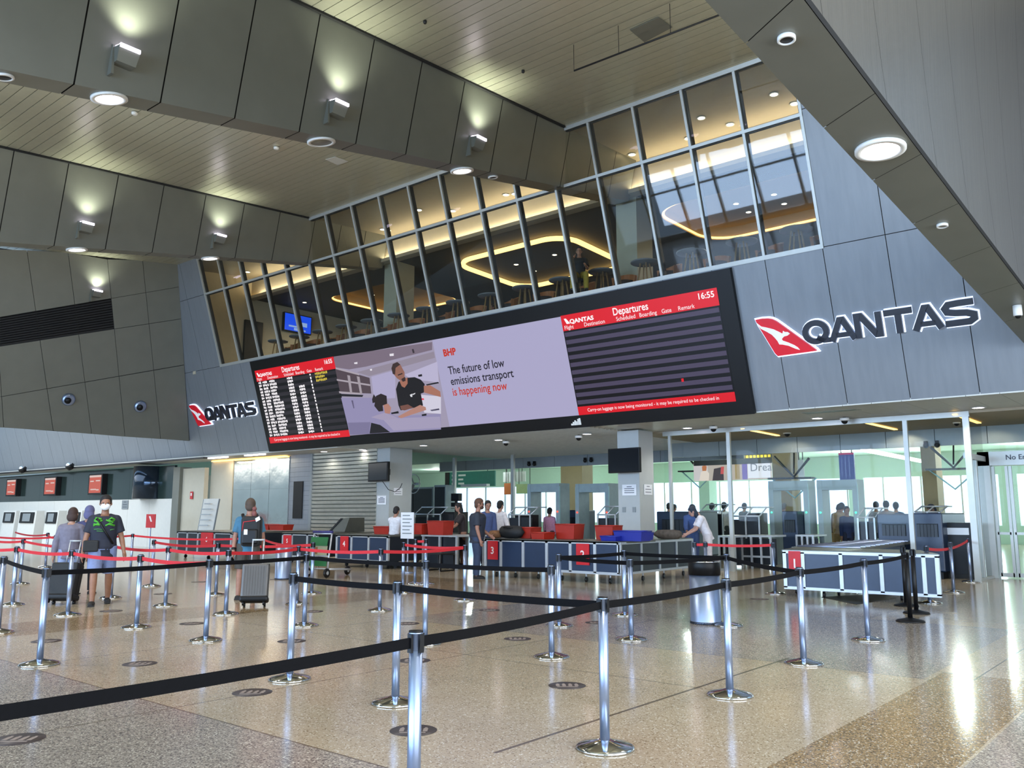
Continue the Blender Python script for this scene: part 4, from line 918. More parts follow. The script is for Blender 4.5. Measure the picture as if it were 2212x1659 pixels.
# ---------------------------------------------------------------- screening counters
M['panel'] = mat('navy_panel',(34,50,76),.35,var=.06); M['paneld'] = mat('dark_panel',(26,32,40),.4,var=.06); M['frame'] = mat('counter_aluminium',(188,192,196),.4,.5)
M['plate'] = mat('number_plate_red',(196,24,34),.45); M['plnum'] = mat('number_white',(240,226,222),.5); M['ctop'] = mat('counter_top',(92,92,84),.4,.3)
M['tray'] = mat('red_tray',(160,36,18),.5); M['btray'] = mat('blue_tray',(30,42,140),.4)
def bayfront(t, O, ex, xs, z0, z1, pm='panel', w=.035, nr=None):
    """posts and panels along direction ex from O"""
    O = Vector(O); ex = Vector(ex); nr = Vector(nr)
    q = MB(); L = xs[-1]
    for z in (z0,z1): q.obox(O+ex*(xs[0]+L)/2+Vector((0,0,z)),ex*((L-xs[0])/2+w),nr*.03,(0,0,w*.8))
    q.build('rail',M['frame'],t)
    for x in xs:
        q = MB(); q.obox(O+ex*x+Vector((0,0,(z0+z1)/2)),ex*w,nr*.03,(0,0,(z1-z0)/2)); q.build('upright',M['frame'],t)
    for a, b in zip(xs, xs[1:]):
        q = MB(); q.obox(O+ex*(a+b)/2+Vector((0,0,(z0+z1)/2))-nr*.005,ex*((b-a)/2-w),nr*.012,(0,0,(z1-z0)/2)); q.build('panel',M[pm],t)
def caster(t, p):
    q = MB(); x, y = p; q.tube([(x,y,.2),(x,y,.10)],.02,6); q.build('caster_stem',M['frame'],t)
    q = MB(); q.lathe([(.055,-.02),(.06,-.012),(.06,.012),(.055,.02)],(x,y,.06),14,axis=(1,.2,0)); q.build('caster',M['blk'],t)
def plate(t, n, u0, v0, u1, v1, y):
    a, b = ony(u0,v0,y), ony(u1,v1,y); c = (a+b)/2; q = MB(); w = abs(b.x-a.x)/2; h = abs(a.z-b.z)/2
    q.box((c.x-w,y-.012,c.z-h),(c.x+w,y+.01,c.z+h)); p = q.build('number_plate',M['plate'],t)
    text(n,h*1.05,M['plnum'],p,frame_mtx((c.x,y-.016,c.z-h*.38),(1,0,0),(0,0,1)),'numeral',1.0,.004,'CENTER')
fx = lambda u, y, v=1195: ony(u,v,y).x
# long counter with plates 3 and 2, turning the corner towards the columns
t = thing('screening_counter','long navy panelled counter carrying the red plates 3 and 2','counter')
Y3 = 15.7; xs = [fx(u,Y3) for u in (1050,1083,1131,1182,1233,1286,1337)]
bayfront(t,(0,Y3,0),(1,0,0),xs,.22,.86,'panel',.035,(0,-1,0))
q = MB(); q.box((xs[0],Y3+.02,.24),(xs[-1],Y3+.05,.84)); q.build('inner_board',M['paneld'],t)
XE = xs[-1]; L2 = [0,.9,1.75,2.6,3.45]
bayfront(t,(XE+.03,Y3,0),(-.045,1,0),L2,.22,.86,'paneld',.03,(1,0,0))
q = MB(); q.box((xs[0]-.02,Y3-.03,.86),(XE+.05,Y3+1.15,.90)); q.hexa([(XE-1.05,Y3+1.1,.86),(XE+.02,Y3+1.1,.86),(XE-.14,Y3+3.5,.86),(XE-1.15,Y3+3.5,.86)],[(XE-1.05,Y3+1.1,.90),(XE+.02,Y3+1.1,.90),(XE-.14,Y3+3.5,.90),(XE-1.15,Y3+3.5,.90)]); q.build('worktop',M['ctop'],t)
for x in [a*.5+b*.5 for a, b in zip(xs,xs[1:])]: caster(t,(x,Y3+.12))
for k in (1.2,2.2,3.2): caster(t,(XE-.045*k-.1,Y3+k))
plate(t,'3',1054,1168,1075,1209,Y3-.035); plate(t,'2',1245,1174,1273,1221,Y3-.035)
# counter 1
t = thing('screening_counter','navy panelled counter with the red plate 1 at the right','counter')
Y1 = 15.5; xs = [fx(u,Y1,1230) for u in (1697,1736,1818,1905,1997,2026)]
bayfront(t,(0,Y1,0),(1,0,0),xs,.16,.80,'panel',.032,(0,-1,0))
q = MB(); q.hexa([(xs[0]-.05,Y1-.02,.80),(xs[-1]+.03,Y1-.02,.80),(xs[-1]-.6,Y1+1.3,.80),(xs[0]-.28,Y1+1.3,.80)],[(xs[0]-.05,Y1-.02,.84),(xs[-1]+.03,Y1-.02,.84),(xs[-1]-.6,Y1+1.3,.84),(xs[0]-.28,Y1+1.3,.84)]); q.build('worktop',M['ctop'],t)
q = MB(); q.hexa([(-6.85,Y1+1.3,.78),(-5.5,Y1+1.3,.78),(-6.05,22.2,.78),(-7.1,22.2,.78)],[(-6.85,Y1+1.3,.84),(-5.5,Y1+1.3,.84),(-6.05,22.2,.84),(-7.1,22.2,.84)]); q.build('roller_bed',M['ctop'],t)
for k in range(12):
    y = Y1+1.5+k*.42; f = (y-Y1-1.3)/(23.6-Y1-1.3); q = MB(); q.tube([(-6.8-.3*f,y,.85),(-5.56-.6*f,y,.85)],.022,8); q.build('roller',M['chrome'],t)
q = MB(); q.box((xs[0],Y1+.03,.18),(xs[0]+.04,Y1+1.2,.8)); q.build('side_board',M['paneld'],t); q = MB(); q.box((-7.0,22.05,0),(-6.2,22.15,.78)); q.build('end_board',M['paneld'],t)
for x, y in ((-6.5,Y1+.6),(-5.8,Y1+.1),(-5.75,Y1+.7),(-4.6,Y1+.5),(-6.7,19),(-6.3,21)): caster(t,(x,y))
plate(t,'1',1703,1190,1731,1243,Y1-.035)
# counters 4, 5 and 6
def small_counter(lab, us, y, pl, num, pms, depth=3.2, z1=.86):
    t = thing('screening_counter',lab,'counter'); xs = [fx(u,y,1190) for u in us]
    bayfront(t,(0,y,0),(1,0,0),xs,.2,z1,pms,.035,(0,-1,0))
    q = MB(); q.box((xs[0]-.03,y-.03,z1),(xs[-1]+.03,y+depth,z1+.05)); q.build('worktop',M['ctop'],t)
    q = MB(); q.box((xs[-1]-.03,y+.02,.2),(xs[-1],y+depth,z1)); q.build('side_board',M['paneld'],t); q = MB(); q.box((xs[0],y+.02,.2),(xs[0]+.03,y+depth,z1)); q.build('side_board',M['paneld'],t)
    for x in (xs[0]+.2,(xs[0]+xs[-1])/2,xs[-1]-.2): caster(t,(x,y+.2))
    for x in (xs[0]+.2,xs[-1]-.2): caster(t,(x,y+depth-.2))
    plate(t,num,*pl,y-.035); return xs
x4 = small_counter('navy panelled counter with the red plate 4, in front of the shutter',(728,760,797,838),15.9,(736,1158,752,1190),'4','panel')
x5 = small_counter('dark panelled counter with the red plate 5, left of the green trolley',(611,631,664,684),16.1,(613,1156,629,1180),'5','paneld')
x6 = small_counter('dark panelled counter with the red plate 6, left of the man with the backpack',(383,404,427,463,499),15.4,(435,1150,459,1180),'6','paneld')
t = thing('side_table','white-topped work table between counters 4 and 3','table')
xa, xb = fx(909,17), fx(987,17); q = MB(); q.box((xa,17,.86),(xb,18.2,.90)); q.build('table_top',M['frame'],t)
for x in (xa+.05,(xa+xb)/2,xb-.05):
    q = MB(); q.box((x-.03,17.02,.0),(x+.03,17.08,.86)); q.build('leg',M['frame'],t)
    q = MB(); q.box((x-.03,18.1,.0),(x+.03,18.16,.86)); q.build('leg',M['frame'],t)
q = MB(); q.box((xa+.05,17.12,.1),(xb-.05,17.16,.84)); q.build('modesty_board',M['paneld'],t)
t = thing('sloped_lid','grey sloping lid standing on counter 5 behind the green trolley','lid'); a, b = ony(722,1143,17.6), ony(756,1122,17.6)
q = MB(); q.hexa([(a.x,17.4,.92),(b.x,17.4,.92),(b.x,18.2,.92),(a.x,18.2,.92)],[(a.x+.45,17.5,1.33),(b.x+.1,17.5,1.36),(b.x+.1,18.1,1.36),(a.x+.45,18.1,1.33)]); q.build('shell',M['ctop'],t)
q = MB(); q.hexa([(a.x,17.38,.93),(a.x+.1,17.38,.93),(a.x+.1,17.4,.93),(a.x,17.4,.93)],[(a.x+.45,17.48,1.34),(a.x+.55,17.48,1.34),(a.x+.55,17.5,1.34),(a.x+.45,17.5,1.34)]); q.build('edge_strip',M['blk'],t)
# trays
def tray(u0,v0,u1,v1,y,lab,m='tray',z=.905,d=.42):
    a, b = ony(u0,v1,y), ony(u1,v0,y); w = abs(b.x-a.x)/2; h = max(.1,b.z-z) 
    t = thing('tray',lab,'tray',((a.x+b.x)/2,y+d/2,z),0,'%s trays on the counters' % ('red' if m == 'tray' else 'blue'))
    q = MB(); T = .012; k = .9
    q.hexa([(-w*k,-d/2*k,0),(w*k,-d/2*k,0),(w*k,d/2*k,0),(-w*k,d/2*k,0)],[(-w*k,-d/2*k,T),(w*k,-d/2*k,T),(w*k,d/2*k,T),(-w*k,d/2*k,T)])
    c0 = [(-w*k,-d/2*k,0),(w*k,-d/2*k,0),(w*k,d/2*k,0),(-w*k,d/2*k,0)]; c1 = [(-w,-d/2,h),(w,-d/2,h),(w,d/2,h),(-w,d/2,h)]; inn = lambda p: (p[0]*.95,p[1]*.95,p[2])
    for i in range(4):
        j = (i+1)%4; q.hexa([c0[i],c0[j],inn(c0[j]),inn(c0[i])],[c1[i],c1[j],inn(c1[j]),inn(c1[i])])
    q.build('tub',M[m],t); q = MB()
    for i in range(4):
        j = (i+1)%4; A, B = Vector(c1[i]), Vector(c1[j]); q.tube([A,B],.014,6)
    q.build('rim',M[m],t)
tray(806,1138,840,1152,16.6,'low red tray on counter 4 beside the central shutter column')
tray(888,1132,911,1150,17.1,'small red tray right of the portrait sign board')
tray(922,1126,958,1148,17.1,'tall red tray on the white-topped table')
tray(1120,1140,1146,1161,16.1,'red tray on the long counter beside the black bag'); tray(1146,1151,1175,1162,15.75,'flat red tray on the long counter at its front edge')
tray(1199,1133,1240,1158,16.3,'big red tray in the middle of the long counter'); tray(1285,1136,1323,1155,16.4,'red tray just left of the central column')
tray(1325,1148,1386,1164,15.95,'big blue tray at the corner of the long counter','btray'); tray(1368,1151,1391,1162,16.6,'small blue tray right of the central column','btray'); tray(1296,1160,1330,1166,15.75,'flat blue tray at the front edge of the long counter','btray')
tray(548,1133,580,1143,17.2,'red tray behind the man with the backpack, left one',z=.93); tray(580,1134,612,1146,17.2,'red tray behind the man with the backpack, right one',z=.93)
def blobbag(name, lab, cat, u0,v0,u1,v1,y,m,z=.905,d=.4,seed=1,handle=True):
    a, b = ony(u0,v1,y), ony(u1,v0,y); w = abs(b.x-a.x)/2; h = max(.08,b.z-z); r = random.Random(seed)
    t = thing(name,lab,cat,((a.x+b.x)/2,y+d/2,z)); q = MB(); q.ball((0,0,h/2),(w,d/2,h/2),16)
    q.v = [(x*(1+.12*r.uniform(-1,1)),yy*(1+.1*r.uniform(-1,1)),min(h,max(0,(zz-h/2)*(1.25+.1*r.uniform(-1,1))+h/2))) for x,yy,zz in q.v]
    q.build('body',m,t)
    if handle: q = MB(); q.tube([(-w*.4,-d*.3,h*.8),(-w*.2,-d*.5,h*.9),(w*.2,-d*.5,h*.85),(w*.4,-d*.3,h*.8)],.015,6); q.build('strap',M['blk'],t)
M['bagb'] = mat('black_nylon',(20,22,24),.7,var=.2,scale=20); M['coat'] = mat('brown_cloth',(84,76,68),.9,var=.3,scale=14); M['gear'] = mat('tan_items',(122,84,54),.8,var=.4,scale=16)
blobbag('bag','black bag lying on the long counter beside plate 3','bag',1068,1136,1120,1161,15.85,M['bagb'],seed=3)
blobbag('pile_of_belongings','brown belongings heaped at the left end of the long counter','belongings',1047,1146,1070,1161,15.75,M['gear'],seed=5,handle=False)
blobbag('folded_coat','folded dark coat on the long counter right of the central column','coat',1405,1145,1464,1160,17.6,M['coat'],seed=8,handle=False)
t = thing('tubular_chair','black tubular frame standing under the white-topped table','chair',(fx(950,16.4),16.4,0))
q = MB()
for s in (-.28,.28): q = MB(); q.tube([(s,-.25,.02),(s,.25,.02),(s,.25,.42),(s,-.25,.45),(s,-.25,.02)],.022,6); q.build('side_frame',M['blk'],t)
q = MB(); q.box((-.28,-.25,.43),(.28,.25,.47)); q.build('seat',M['bagb'],t)
P = [onz(*w) for w in ((1775,1290),(1905,1283),(1935,1292),(1850,1306))]; q = MB(); q.hexa(P,[p+Vector((0,0,.006)) for p in P]); tag(q.build('floor_mat',M['blk']),'dark floor mat under counter 1','mat')  # thin black patch lying flat on the floor
# ---------------------------------------------------------------- bins
def bin_(p, r, h, lab, top):
    t = thing('litter_bin',lab,'bin',p); q = MB(); q.lathe([(r,0),(r,.02),(r*.97,.03),(r*.97,h)],n=36); q.build('body',M['chrome'],t)
    q = MB(); q.lathe([(r*1.02,h*.99),(r*1.02,h+.16),(r*1.0,h+.17),(r*.7,h+.17),(r*.7,h+.05),(0,h+.05)] if top else [(r*1.0,h),(r*1.0,h+.02),(r*.75,h+.02),(r*.72,h-.06),(0,h-.06)],n=36); q.build('collar',M['blk'] if top else M['frame'],t)
    q = MB(); q.lathe([(r*1.0,0),(r*1.0,.03)],n=36); q.build('kick_ring',M['blk'],t)
    if top: q = MB(); q.tube([(r*.98*math.cos(a*.2618),r*.98*math.sin(a*.2618),h+.175) for a in range(25)],.012,6); q.build('rim',M['chromebase'],t)
p = onz(1525,1346); bin_((p.x,p.y,0),.215,.66,'large metal litter bin with a black collar, behind the right-hand belt line',True)
p = onz(611,1251); bin_((p.x,p.y,0),.19,.75,'small metal litter bin in front of plate 5',False)
# ---------------------------------------------------------------- luggage trolley
M['tgreen'] = mat('trolley_green',(22,92,40),.5); M['tpale'] = mat('trolley_ad_pale',(150,150,120),.6)
t = thing('luggage_trolley','green luggage trolley with an advert panel, in front of counter 5','trolley',(-16.75,13.0,0),.15)
q = MB()
for s in (-1,1): q.tube([(s*.30,-.15,.16),(s*.30,-.12,.5),(s*.28,-.02,1.02)],.02,8); q.tube([(s*.30,-.12,.2),(s*.22,.5,.16),(s*.14,.85,.14)],.018,8)
q.tube([(-.28,-.02,1.02),(.28,-.02,1.02)],.022,8); q.tube([(-.3,-.13,.5),(.3,-.13,.5)],.015,6); q.build('frame',M['frame'],t)
q = MB(); q.tube([(-.31,-.03,1.06),(.31,-.03,1.06)],.03,8); q.build('handle',mat('handle_blue',(34,32,96),.5),t)
q = MB(); q.obox((0,-.14,.84),(.27,0,0),(0,.006,0),(0,.02,.10)); q.build('top_panel',M['tgreen'],t)
q = MB(); q.obox((0,-.155,.63),(.27,0,0),(0,.006,0),(0,.01,.11)); p_ = q.build('advert_panel',M['tpale'],t)
q = MB(); q.obox((-.12,-.163,.63),(.09,0,0),(0,.003,0),(0,.008,.08)); q.build('advert_figure',M['gear'],p_)
q = MB(); q.obox((0,-.16,.36),(.27,0,0),(0,.006,0),(0,.01,.09)); q.build('low_panel',M['tgreen'],t)
q = MB()
for k in range(5): q.tube([(-.24+k*.12,-.1,.2),(-.13+k*.065,.82,.16)],.01,6)
q.build('deck_bars',M['frame'],t)
for x, y in ((-.3,-.18),(.3,-.18),(0,.86)):
    q = MB(); q.lathe([(.02,-.028),(.10,-.028),(.115,0),(.10,.028),(.02,.028)],(x,y,.117),20,axis=(1,.15,0)); w_ = q.build('wheel',M['blk'],t)
    q = MB(); q.lathe([(.045,-.032),(.045,.032)],(x,y,.117),14,axis=(1,.15,0)); q.build('hub',M['frame'],w_)
# ---------------------------------------------------------------- signs on stands
t = thing('a_frame_sign','tall leaning white information board in front of the cream wall','sign',(-29.7,17.6,0)); 
q = MB(); q.obox((0,0,1.02),(.52,0,0),(0,.02,0),(.06,.12,1.02)); q.build('board',M['cwhite'],t); q = MB()
for k in range(7): q.obox((.03-.02*k+.02,-.05-.02*k+.1*0,1.85-.2*k),(.34 if k else .2,0,0),(0,.002,0),(0,.01,.02))
for s in (-1,1): q.obox((s*.53,0,1.02),(.02,0,0),(0,.025,0),(.06,.12,1.0))
q.build('edge_and_lines',M['band'],t)
t = thing('post_sign','small red sign with a white emblem on a slim post, left of plate 6','sign',(-33.5,17.4,0)); q = MB(); q.lathe([(.18,0),(.18,.02),(.02,.04),(.02,.95)],n=16); q.build('post',M['chrome'],t)
q = MB(); q.box((-.36,-.03,.92),(.36,.0,1.46)); q.build('board',M['plate'],t); q = MB(); q.hexa([(-.14,-.036,1.38),(-.02,-.036,1.38),(.14,-.036,1.16),(.02,-.036,1.16)],[(-.14,-.031,1.38),(-.02,-.031,1.38),(.14,-.031,1.16),(.02,-.031,1.16)]); q.build('emblem',M['plnum'],t)
t = thing('post_sign','portrait white notice board on a post in front of the white-shirted woman','sign',tuple(onz(880,1238))); x, y = 0, 0
q = MB(); q.lathe([(.16,0),(.16,.02),(.022,.04),(.022,.95)],n=16); q.build('post',M['chrome'],t); q = MB(); q.box((-.235,-.04,.86),(.235,-.02,1.52)); q.build('board',M['paper'],t)
q = MB()
for k in range(6): q.box((-.17,-.044,1.43-.09*k),(.17 if k%2 else .1,-.04,1.455-.09*k))
q.build('printed_lines',M['band'],t)
t = thing('wall_sign','small red fire notice on the cream wall','notice',tuple(ony(414,1070,19.57))); q = MB(); q.box((-.10,-.02,-.16),(.10,0,.16)); q.build('plate',M['plate'],t); q = MB(); q.box((-.05,-.025,-.02),(.05,-.02,.1)); q.build('symbol',M['plnum'],t)
# check-in kiosks along the white wall
for k, (u0, u1) in enumerate(((3,30),(38,74),(95,122),(146,172))):
    a, b = ony(u0,1108,18.4), ony(u1,1108,18.4); w = abs(b.x-a.x)/2; t = thing('checkin_kiosk',('leftmost check-in kiosk at the frame edge','second check-in kiosk from the left edge','check-in kiosk left of the woman in grey','check-in kiosk between the woman and the masked man')[k],'kiosk',((a.x+b.x)/2,18.4,0),0,'check-in kiosks')
    q = MB(); q.hexa([(-w,0,0),(w,0,0),(w,.6,0),(-w,.6,0)],[(-w,.12,1.62),(w,.12,1.62),(w,.5,1.62),(-w,.5,1.62)]); q.build('cabinet',M['cwhite'],t)
    q = MB(); q.obox((0,.06,1.27),(w*.82,0,0),(0,.01,.0),(0,.022,.28)); q.build('screen_bezel',M['blk'],t); q = MB(); q.obox((0,.04,1.28),(w*.45,0,0),(0,.006,0),(0,.015,.2)); q.build('display',M['band'],t)
# ---------------------------------------------------------------- metal detectors, scanners, tables beyond
M['det'] = mat('detector_grey',(140,158,162),.45,.05); M['detl'] = mat('detector_light',(150,190,196),.4)
for u0,u1,v0,y,lab in ((1151,1219,1046,23.6,'walk-through metal detector left of the tan column'),(1254,1325,1046,23.6,'walk-through metal detector just left of the central column'),(1668,1752,1040,25.2,'walk-through metal detector behind the glass, left of the pair'),(1772,1858,1038,25.2,'walk-through metal detector behind the glass, right of the pair')):
    a, b = ony(u0,v0,y), ony(u1,v0,y); W_ = b.x-a.x; H_ = a.z; t = thing('metal_detector',lab,'metal detector',((a.x+b.x)/2,y,0),0,'walk-through detectors'); w = W_/2
    for s in (-1,1):
        q = MB(); q.box((s*w-(.14 if s > 0 else 0),-.3,0),(s*w+(.14 if s < 0 else 0),.3,H_)); p_ = q.build('side_panel',M['det'],t)
        q = MB(); q.box((s*(w+.002)-.004,-.302,.1),(s*(w+.002)+.004,-.24,H_-.1)); q.build('edge_light',M['detl'],p_)
    q = MB(); q.box((-w+.141,-.29,H_-.28),(w-.141,.29,H_-.004)); q.build('header',M['det'],t)
    q = MB(); q.ball((-w+.07,-.31,H_*.62),.03,8); q.ball((w-.07,-.31,H_*.62),.03,8); tag(q.build('indicator',glow('indicator_red' if u0 < 1400 else 'indicator_green',(255,70,50) if u0 < 1400 else (60,230,150),2),t),'small indicator lamps')
def xray(u0,u1,v0,y,d,lab,hood=True):
    a, b = ony(u0,v0,y), ony(u1,v0,y); t = thing('x_ray_scanner',lab,'scanner',((a.x+b.x)/2,y,0)); w = (b.x-a.x)/2; h = a.z
    q = MB(); q.box((-w,0,.15),(w,d,h)); q.build('cabinet',M['panel'],t,bevel=.03)
    q = MB(); q.box((-w*.7,-.02,.95),(w*.7,.0,h-.25)); q.build('tunnel_mouth',M['blk'],t)
    q = MB()
    for k in range(6): q.box((-w*.68+k*w*.23,-.035,.95),(-w*.68+k*w*.23+w*.2,-.022,h-.27))
    q.build('lead_curtain',M['paneld'],t)
    q = MB(); q.box((-w*.9,-.1,0),(w*.9,d,.15)); q.build('plinth',M['blk'],t)
xray(1893,1966,1110,22.4,1.6,'dark blue x-ray scanner behind counter 1 with a curtained mouth'); xray(1969,2034,1108,21.9,2.2,'large navy x-ray scanner cabinet right of the glass post')
xray(1418,1500,1105,24.6,1.6,'navy x-ray scanner right of the central column'); xray(1688,1721,1104,24.4,1.4,'navy cabinet between the detectors and the glass post'); xray(1219,1250,1102,24.2,1.0,'small navy cabinet between two metal detectors')
def hoodframe(u0,u1,v0,v1,y,d,lab):
    a, b = ony(u0,v0,y), ony(u1,v0,y); z1 = a.z; z0 = ony(u0,v1,y).z; t = thing('scanner_hood',lab,'scanner hood',((a.x+b.x)/2,y,0)); w = (b.x-a.x)/2; n = 3
    for k in range(n):
        x = -w+2*w*k/(n-1); q = MB(); q.tube([(x,0,z0),(x+.12,.25,z1),(x+.12,.7,z1)],.02,6); q.build('rib',M['frame'],t)
    q = MB(); q.tube([(-w,0,z0),(w,0,z0)],.025,6); q.build('front_rail',M['frame'],t); q = MB(); q.tube([(-w+.12,.25,z1),(w+.12,.25,z1)],.025,6); q.build('top_rail',M['frame'],t)
    q = MB(); q.face([(-w,0,z0),(w,0,z0),(w+.12,.25,z1),(-w+.12,.25,z1)]); q.build('lid_glass',M['clear'],t)
    for x in (-w+.02,0,w-.02):
        q = MB(); q.box((x-.02,-.02,0),(x+.02,.02,z0)); q.build('leg',M['frame'],t)
    q = MB(); q.box((-w,.05,.1),(w,.08,z0-.1)); q.build('back_board',M['paneld'],t)
for a in ((896,952,1096,1111,22.5,.6,'glass hooded roller frame behind the white-topped table'),(1098,1146,1096,1112,22.2,.6,'glass hooded roller frame behind the man in the white shirt'),(1290,1330,1094,1112,22.2,.6,'glass hooded roller frame beside the central column'),(1580,1640,1096,1115,24.0,.6,'glass hooded roller frame left of the right-hand detectors'),(1850,1889,1098,1118,22.9,.6,'glass hooded roller frame in front of the tall windows'),(1975,2030,1094,1106,24.6,.5,'glass hooded frame above the large navy scanner'),(1512,1560,1090,1104,26.8,.5,'glass hooded frame behind the two people')): hoodframe(*a)
def railtable(u0,u1,y,lab,z=.9,d=1.0):
    a, b = fx(u0,y), fx(u1,y); t = thing('roller_table',lab,'table',((a+b)/2,y,0)); w = (b-a)/2
    q = MB(); q.box((-w,0,z-.05),(w,d,z)); q.build('bed',M['frame'],t)
    for k in range(4):
        x = -w+.03+(2*w-.06)*k/3; q = MB(); q.box((x-.025,-.02,0),(x+.025,.03,z-.05)); q.build('leg',M['frame'],t)
    q = MB(); q.box((-w,-.01,.30),(w,.02,.35)); q.build('low_rail',M['frame'],t); q = MB(); q.box((-w,.3,.1),(w,.33,z-.1)); q.build('skirt',M['paneld'],t)
railtable(1552,1590,21.8,'roller table behind the woman bending over'); railtable(1601,1668,22.6,'roller table behind the red belt and the glass post'); railtable(1720,1760,24.0,'roller table inside the glass by the detectors')
# black office cabinet and suspended monitors beyond
t = thing('instrument_rack','black rack with a white label beside the no-entry frame','rack',tuple(ony(2081,1256,22.3).xy)+(0,)); q = MB(); q.box((-.3,0,.1),(.3,.5,1.28)); q.build('cabinet',M['blk'],t); q = MB(); q.box((-.26,-.01,1.0),(.2,0,1.16)); q.build('label_strip',M['paper'],t)
q = MB(); q.box((-.3,-.04,.0),(.3,.4,.1)); q.build('plinth',M['dark'],t)
for u, v, y, lab in ((1715,1030,30,'black folding bracket with screens hanging in the green hall, left one'),(2060,1010,33,'black folding bracket with screens hanging in the green hall, right one'),(1510,1015,33,'black folding bracket hanging left of the far advert')):
    p = ony(u,v,y); t = thing('ceiling_bracket',lab,'bracket',tuple(p)); dk = M['dark']
    q = MB(); q.tube([(.1,0,4.6-p.z),(0,0,.1)],.03,6); q.build('drop_pole',dk,t)
    q = MB(); q.tube([(-.7,0,.75),(0,0,0),(.55,.1,.65)],.05,6); q.build('folding_arm',dk,t)
    q = MB(); q.obox((-.1,0,-.05),(.75,.1,0),(0,.2,0),(0,0,.03)); q.build('shelf',dk,t)
    q = MB(); q.tube([(-.8,0,-.06),(0,.0,-.75),(.8,0,-.06)],.03,6); q.build('lower_frame',M['detl'],t)
t = thing('pedestal_fan','small fan on a shelf in the far left opening','fan',tuple(ony(893,1045,25.2))); q = MB(); q.tube([(.4*math.cos(a*.3927),0,.4*math.sin(a*.3927)) for a in range(17)],.02,6); q.build('guard',M['frame'],t); q = MB()
for k in range(3): q.obox((.16*math.cos(k*2.09),.03,.16*math.sin(k*2.09)),(.14*math.cos(k*2.09),0,.14*math.sin(k*2.09)),(-.05*math.sin(k*2.09),.02,.05*math.cos(k*2.09)),(0,.01,0))
q.build('blades',M['band'],t); q = MB(); q.lathe([(.18,-2.72+.0),(.18,-2.69),(.02,-2.66),(.02,-.4)],n=12); q.build('stand',M['dark'],t); t.location.z = 2.72
for u, v, lab, y in ((1148,1003,'pair of small black cameras under the grey band, left opening',27.1),(1270,995,'pair of small black cameras under the grey band beside the central column',27.1),(2012,962,'pair of small black dome cameras under the band by the doors',24.65)):
    p = ony(u,v,y); t = thing('twin_camera',lab,'camera',tuple(p))
    for s in (-1,1): q = MB(); q.ball((s*.14,0,0),.075,10); q.box((s*.14-.04,-.04,.03),(s*.14+.04,.04,.12)); q.build('camera_head',M['blk'],t)
def cab(u0,v0,u1,v1,y,d,name,lab,cat,m,shelves=0,legs=False):
    a, b = ony(u0,v0,y), ony(u1,v1,y); z0 = 0 if v1 > 1135 else max(0,b.z); w = (ony(u1,1108,y).x-a.x)/2; t = thing(name,lab,cat,(a.x+w,y,0))
    q = MB(); q.box((-w,0,z0),(w,d,a.z)); q.build('casing',m,t,bevel=.01)
    q = MB(); q.box((-w*.86,-.012,max(z0,.1)+.06),(w*.86,0,a.z-.08)); q.build('front',M['paneld'] if m is not M['blk'] else M['offscr'],t)
    if z0 > .1: q = MB(); q.box((-.05,d*.3,0),(.05,d*.6,z0)); q.box((-.2,d*.1,0),(.2,d*.9,.03)); q.build('stand',M['dark'],t)
cab(958,1106,982,1150,22.0,.7,'equipment_cabinet','black equipment cabinet behind the dark-haired woman','cabinet',M['blk'])
cab(974,1066,990,1082,23.5,.2,'display_screen','small black screen on a stand behind the dark-haired woman','screen',M['blk'])
cab(974,1086,990,1098,24.0,.2,'display_screen','second small black screen below another behind the dark-haired woman','screen',M['blk'])
cab(938,1048,962,1130,24.0,.5,'tall_cabinet','tall grey cabinet in the left opening beside a post','cabinet',M['det'])
cab(882,1053,936,1150,25.9,.8,'glazed_booth','grey glazed booth at the left end of the opening','booth',M['det'])
cab(1112,1112,1150,1150,22.9,.35,'equipment_cabinet','black equipment cabinet left of the first metal detector','cabinet',M['blk'])
cab(1462,1106,1500,1150,27.0,.6,'equipment_cabinet','dark equipment cabinet behind the person in blue overall','cabinet',M['panel'])
cab(1608,1108,1640,1160,25.0,.6,'equipment_cabinet','dark equipment cabinet left of the right-hand detectors','cabinet',M['paneld'])
for u, v, y, lab in ((1080,1010,38,'left'),(1165,1036,34,'middle'),(1290,1030,36,'right')):
    p = ony(u,v,y); disc('downlight',(p.x,p.y,4.59),.2,'far hall ceiling downlight, %s one'%lab,'far hall downlights',M['lampw'])
# ---------------------------------------------------------------- lounge furniture
M['wood'] = mat('pale_wood',(150,118,76),.5,var=.15,scale=9); M['ttop'] = mat('grey_table_top',(112,114,118),.4); M['leather'] = mat('tan_leather',(150,92,48),.5,var=.12); M['seatd'] = mat('dark_seat',(46,36,32),.7)
def bar_table(p, lab, src=None):
    t = thing('bar_table',lab,'table',p,0,'round bar tables along the lounge glass')
    if src:
        for ch in src.children: c = ch.copy(); C.objects.link(c); c.parent = t
        return t
    q = MB(); q.lathe([(0,1.06),(.36,1.06),(.38,1.075),(.38,1.10),(0,1.10)],n=28); q.build('table_top',M['ttop'],t)
    for k in range(4):
        a = math.pi/4+k*math.pi/2; q = MB(); q.tube([(.12*math.cos(a),.12*math.sin(a),1.06),(.27*math.cos(a),.27*math.sin(a),0)],[.024,.018],8); q.build('leg',M['wood'],t)
    q = MB(); q.tube([(.21*math.cos(k*math.pi/8),.21*math.sin(k*math.pi/8),.38) for k in range(17)],.01,6); q.build('foot_ring',M['wood'],t); return t
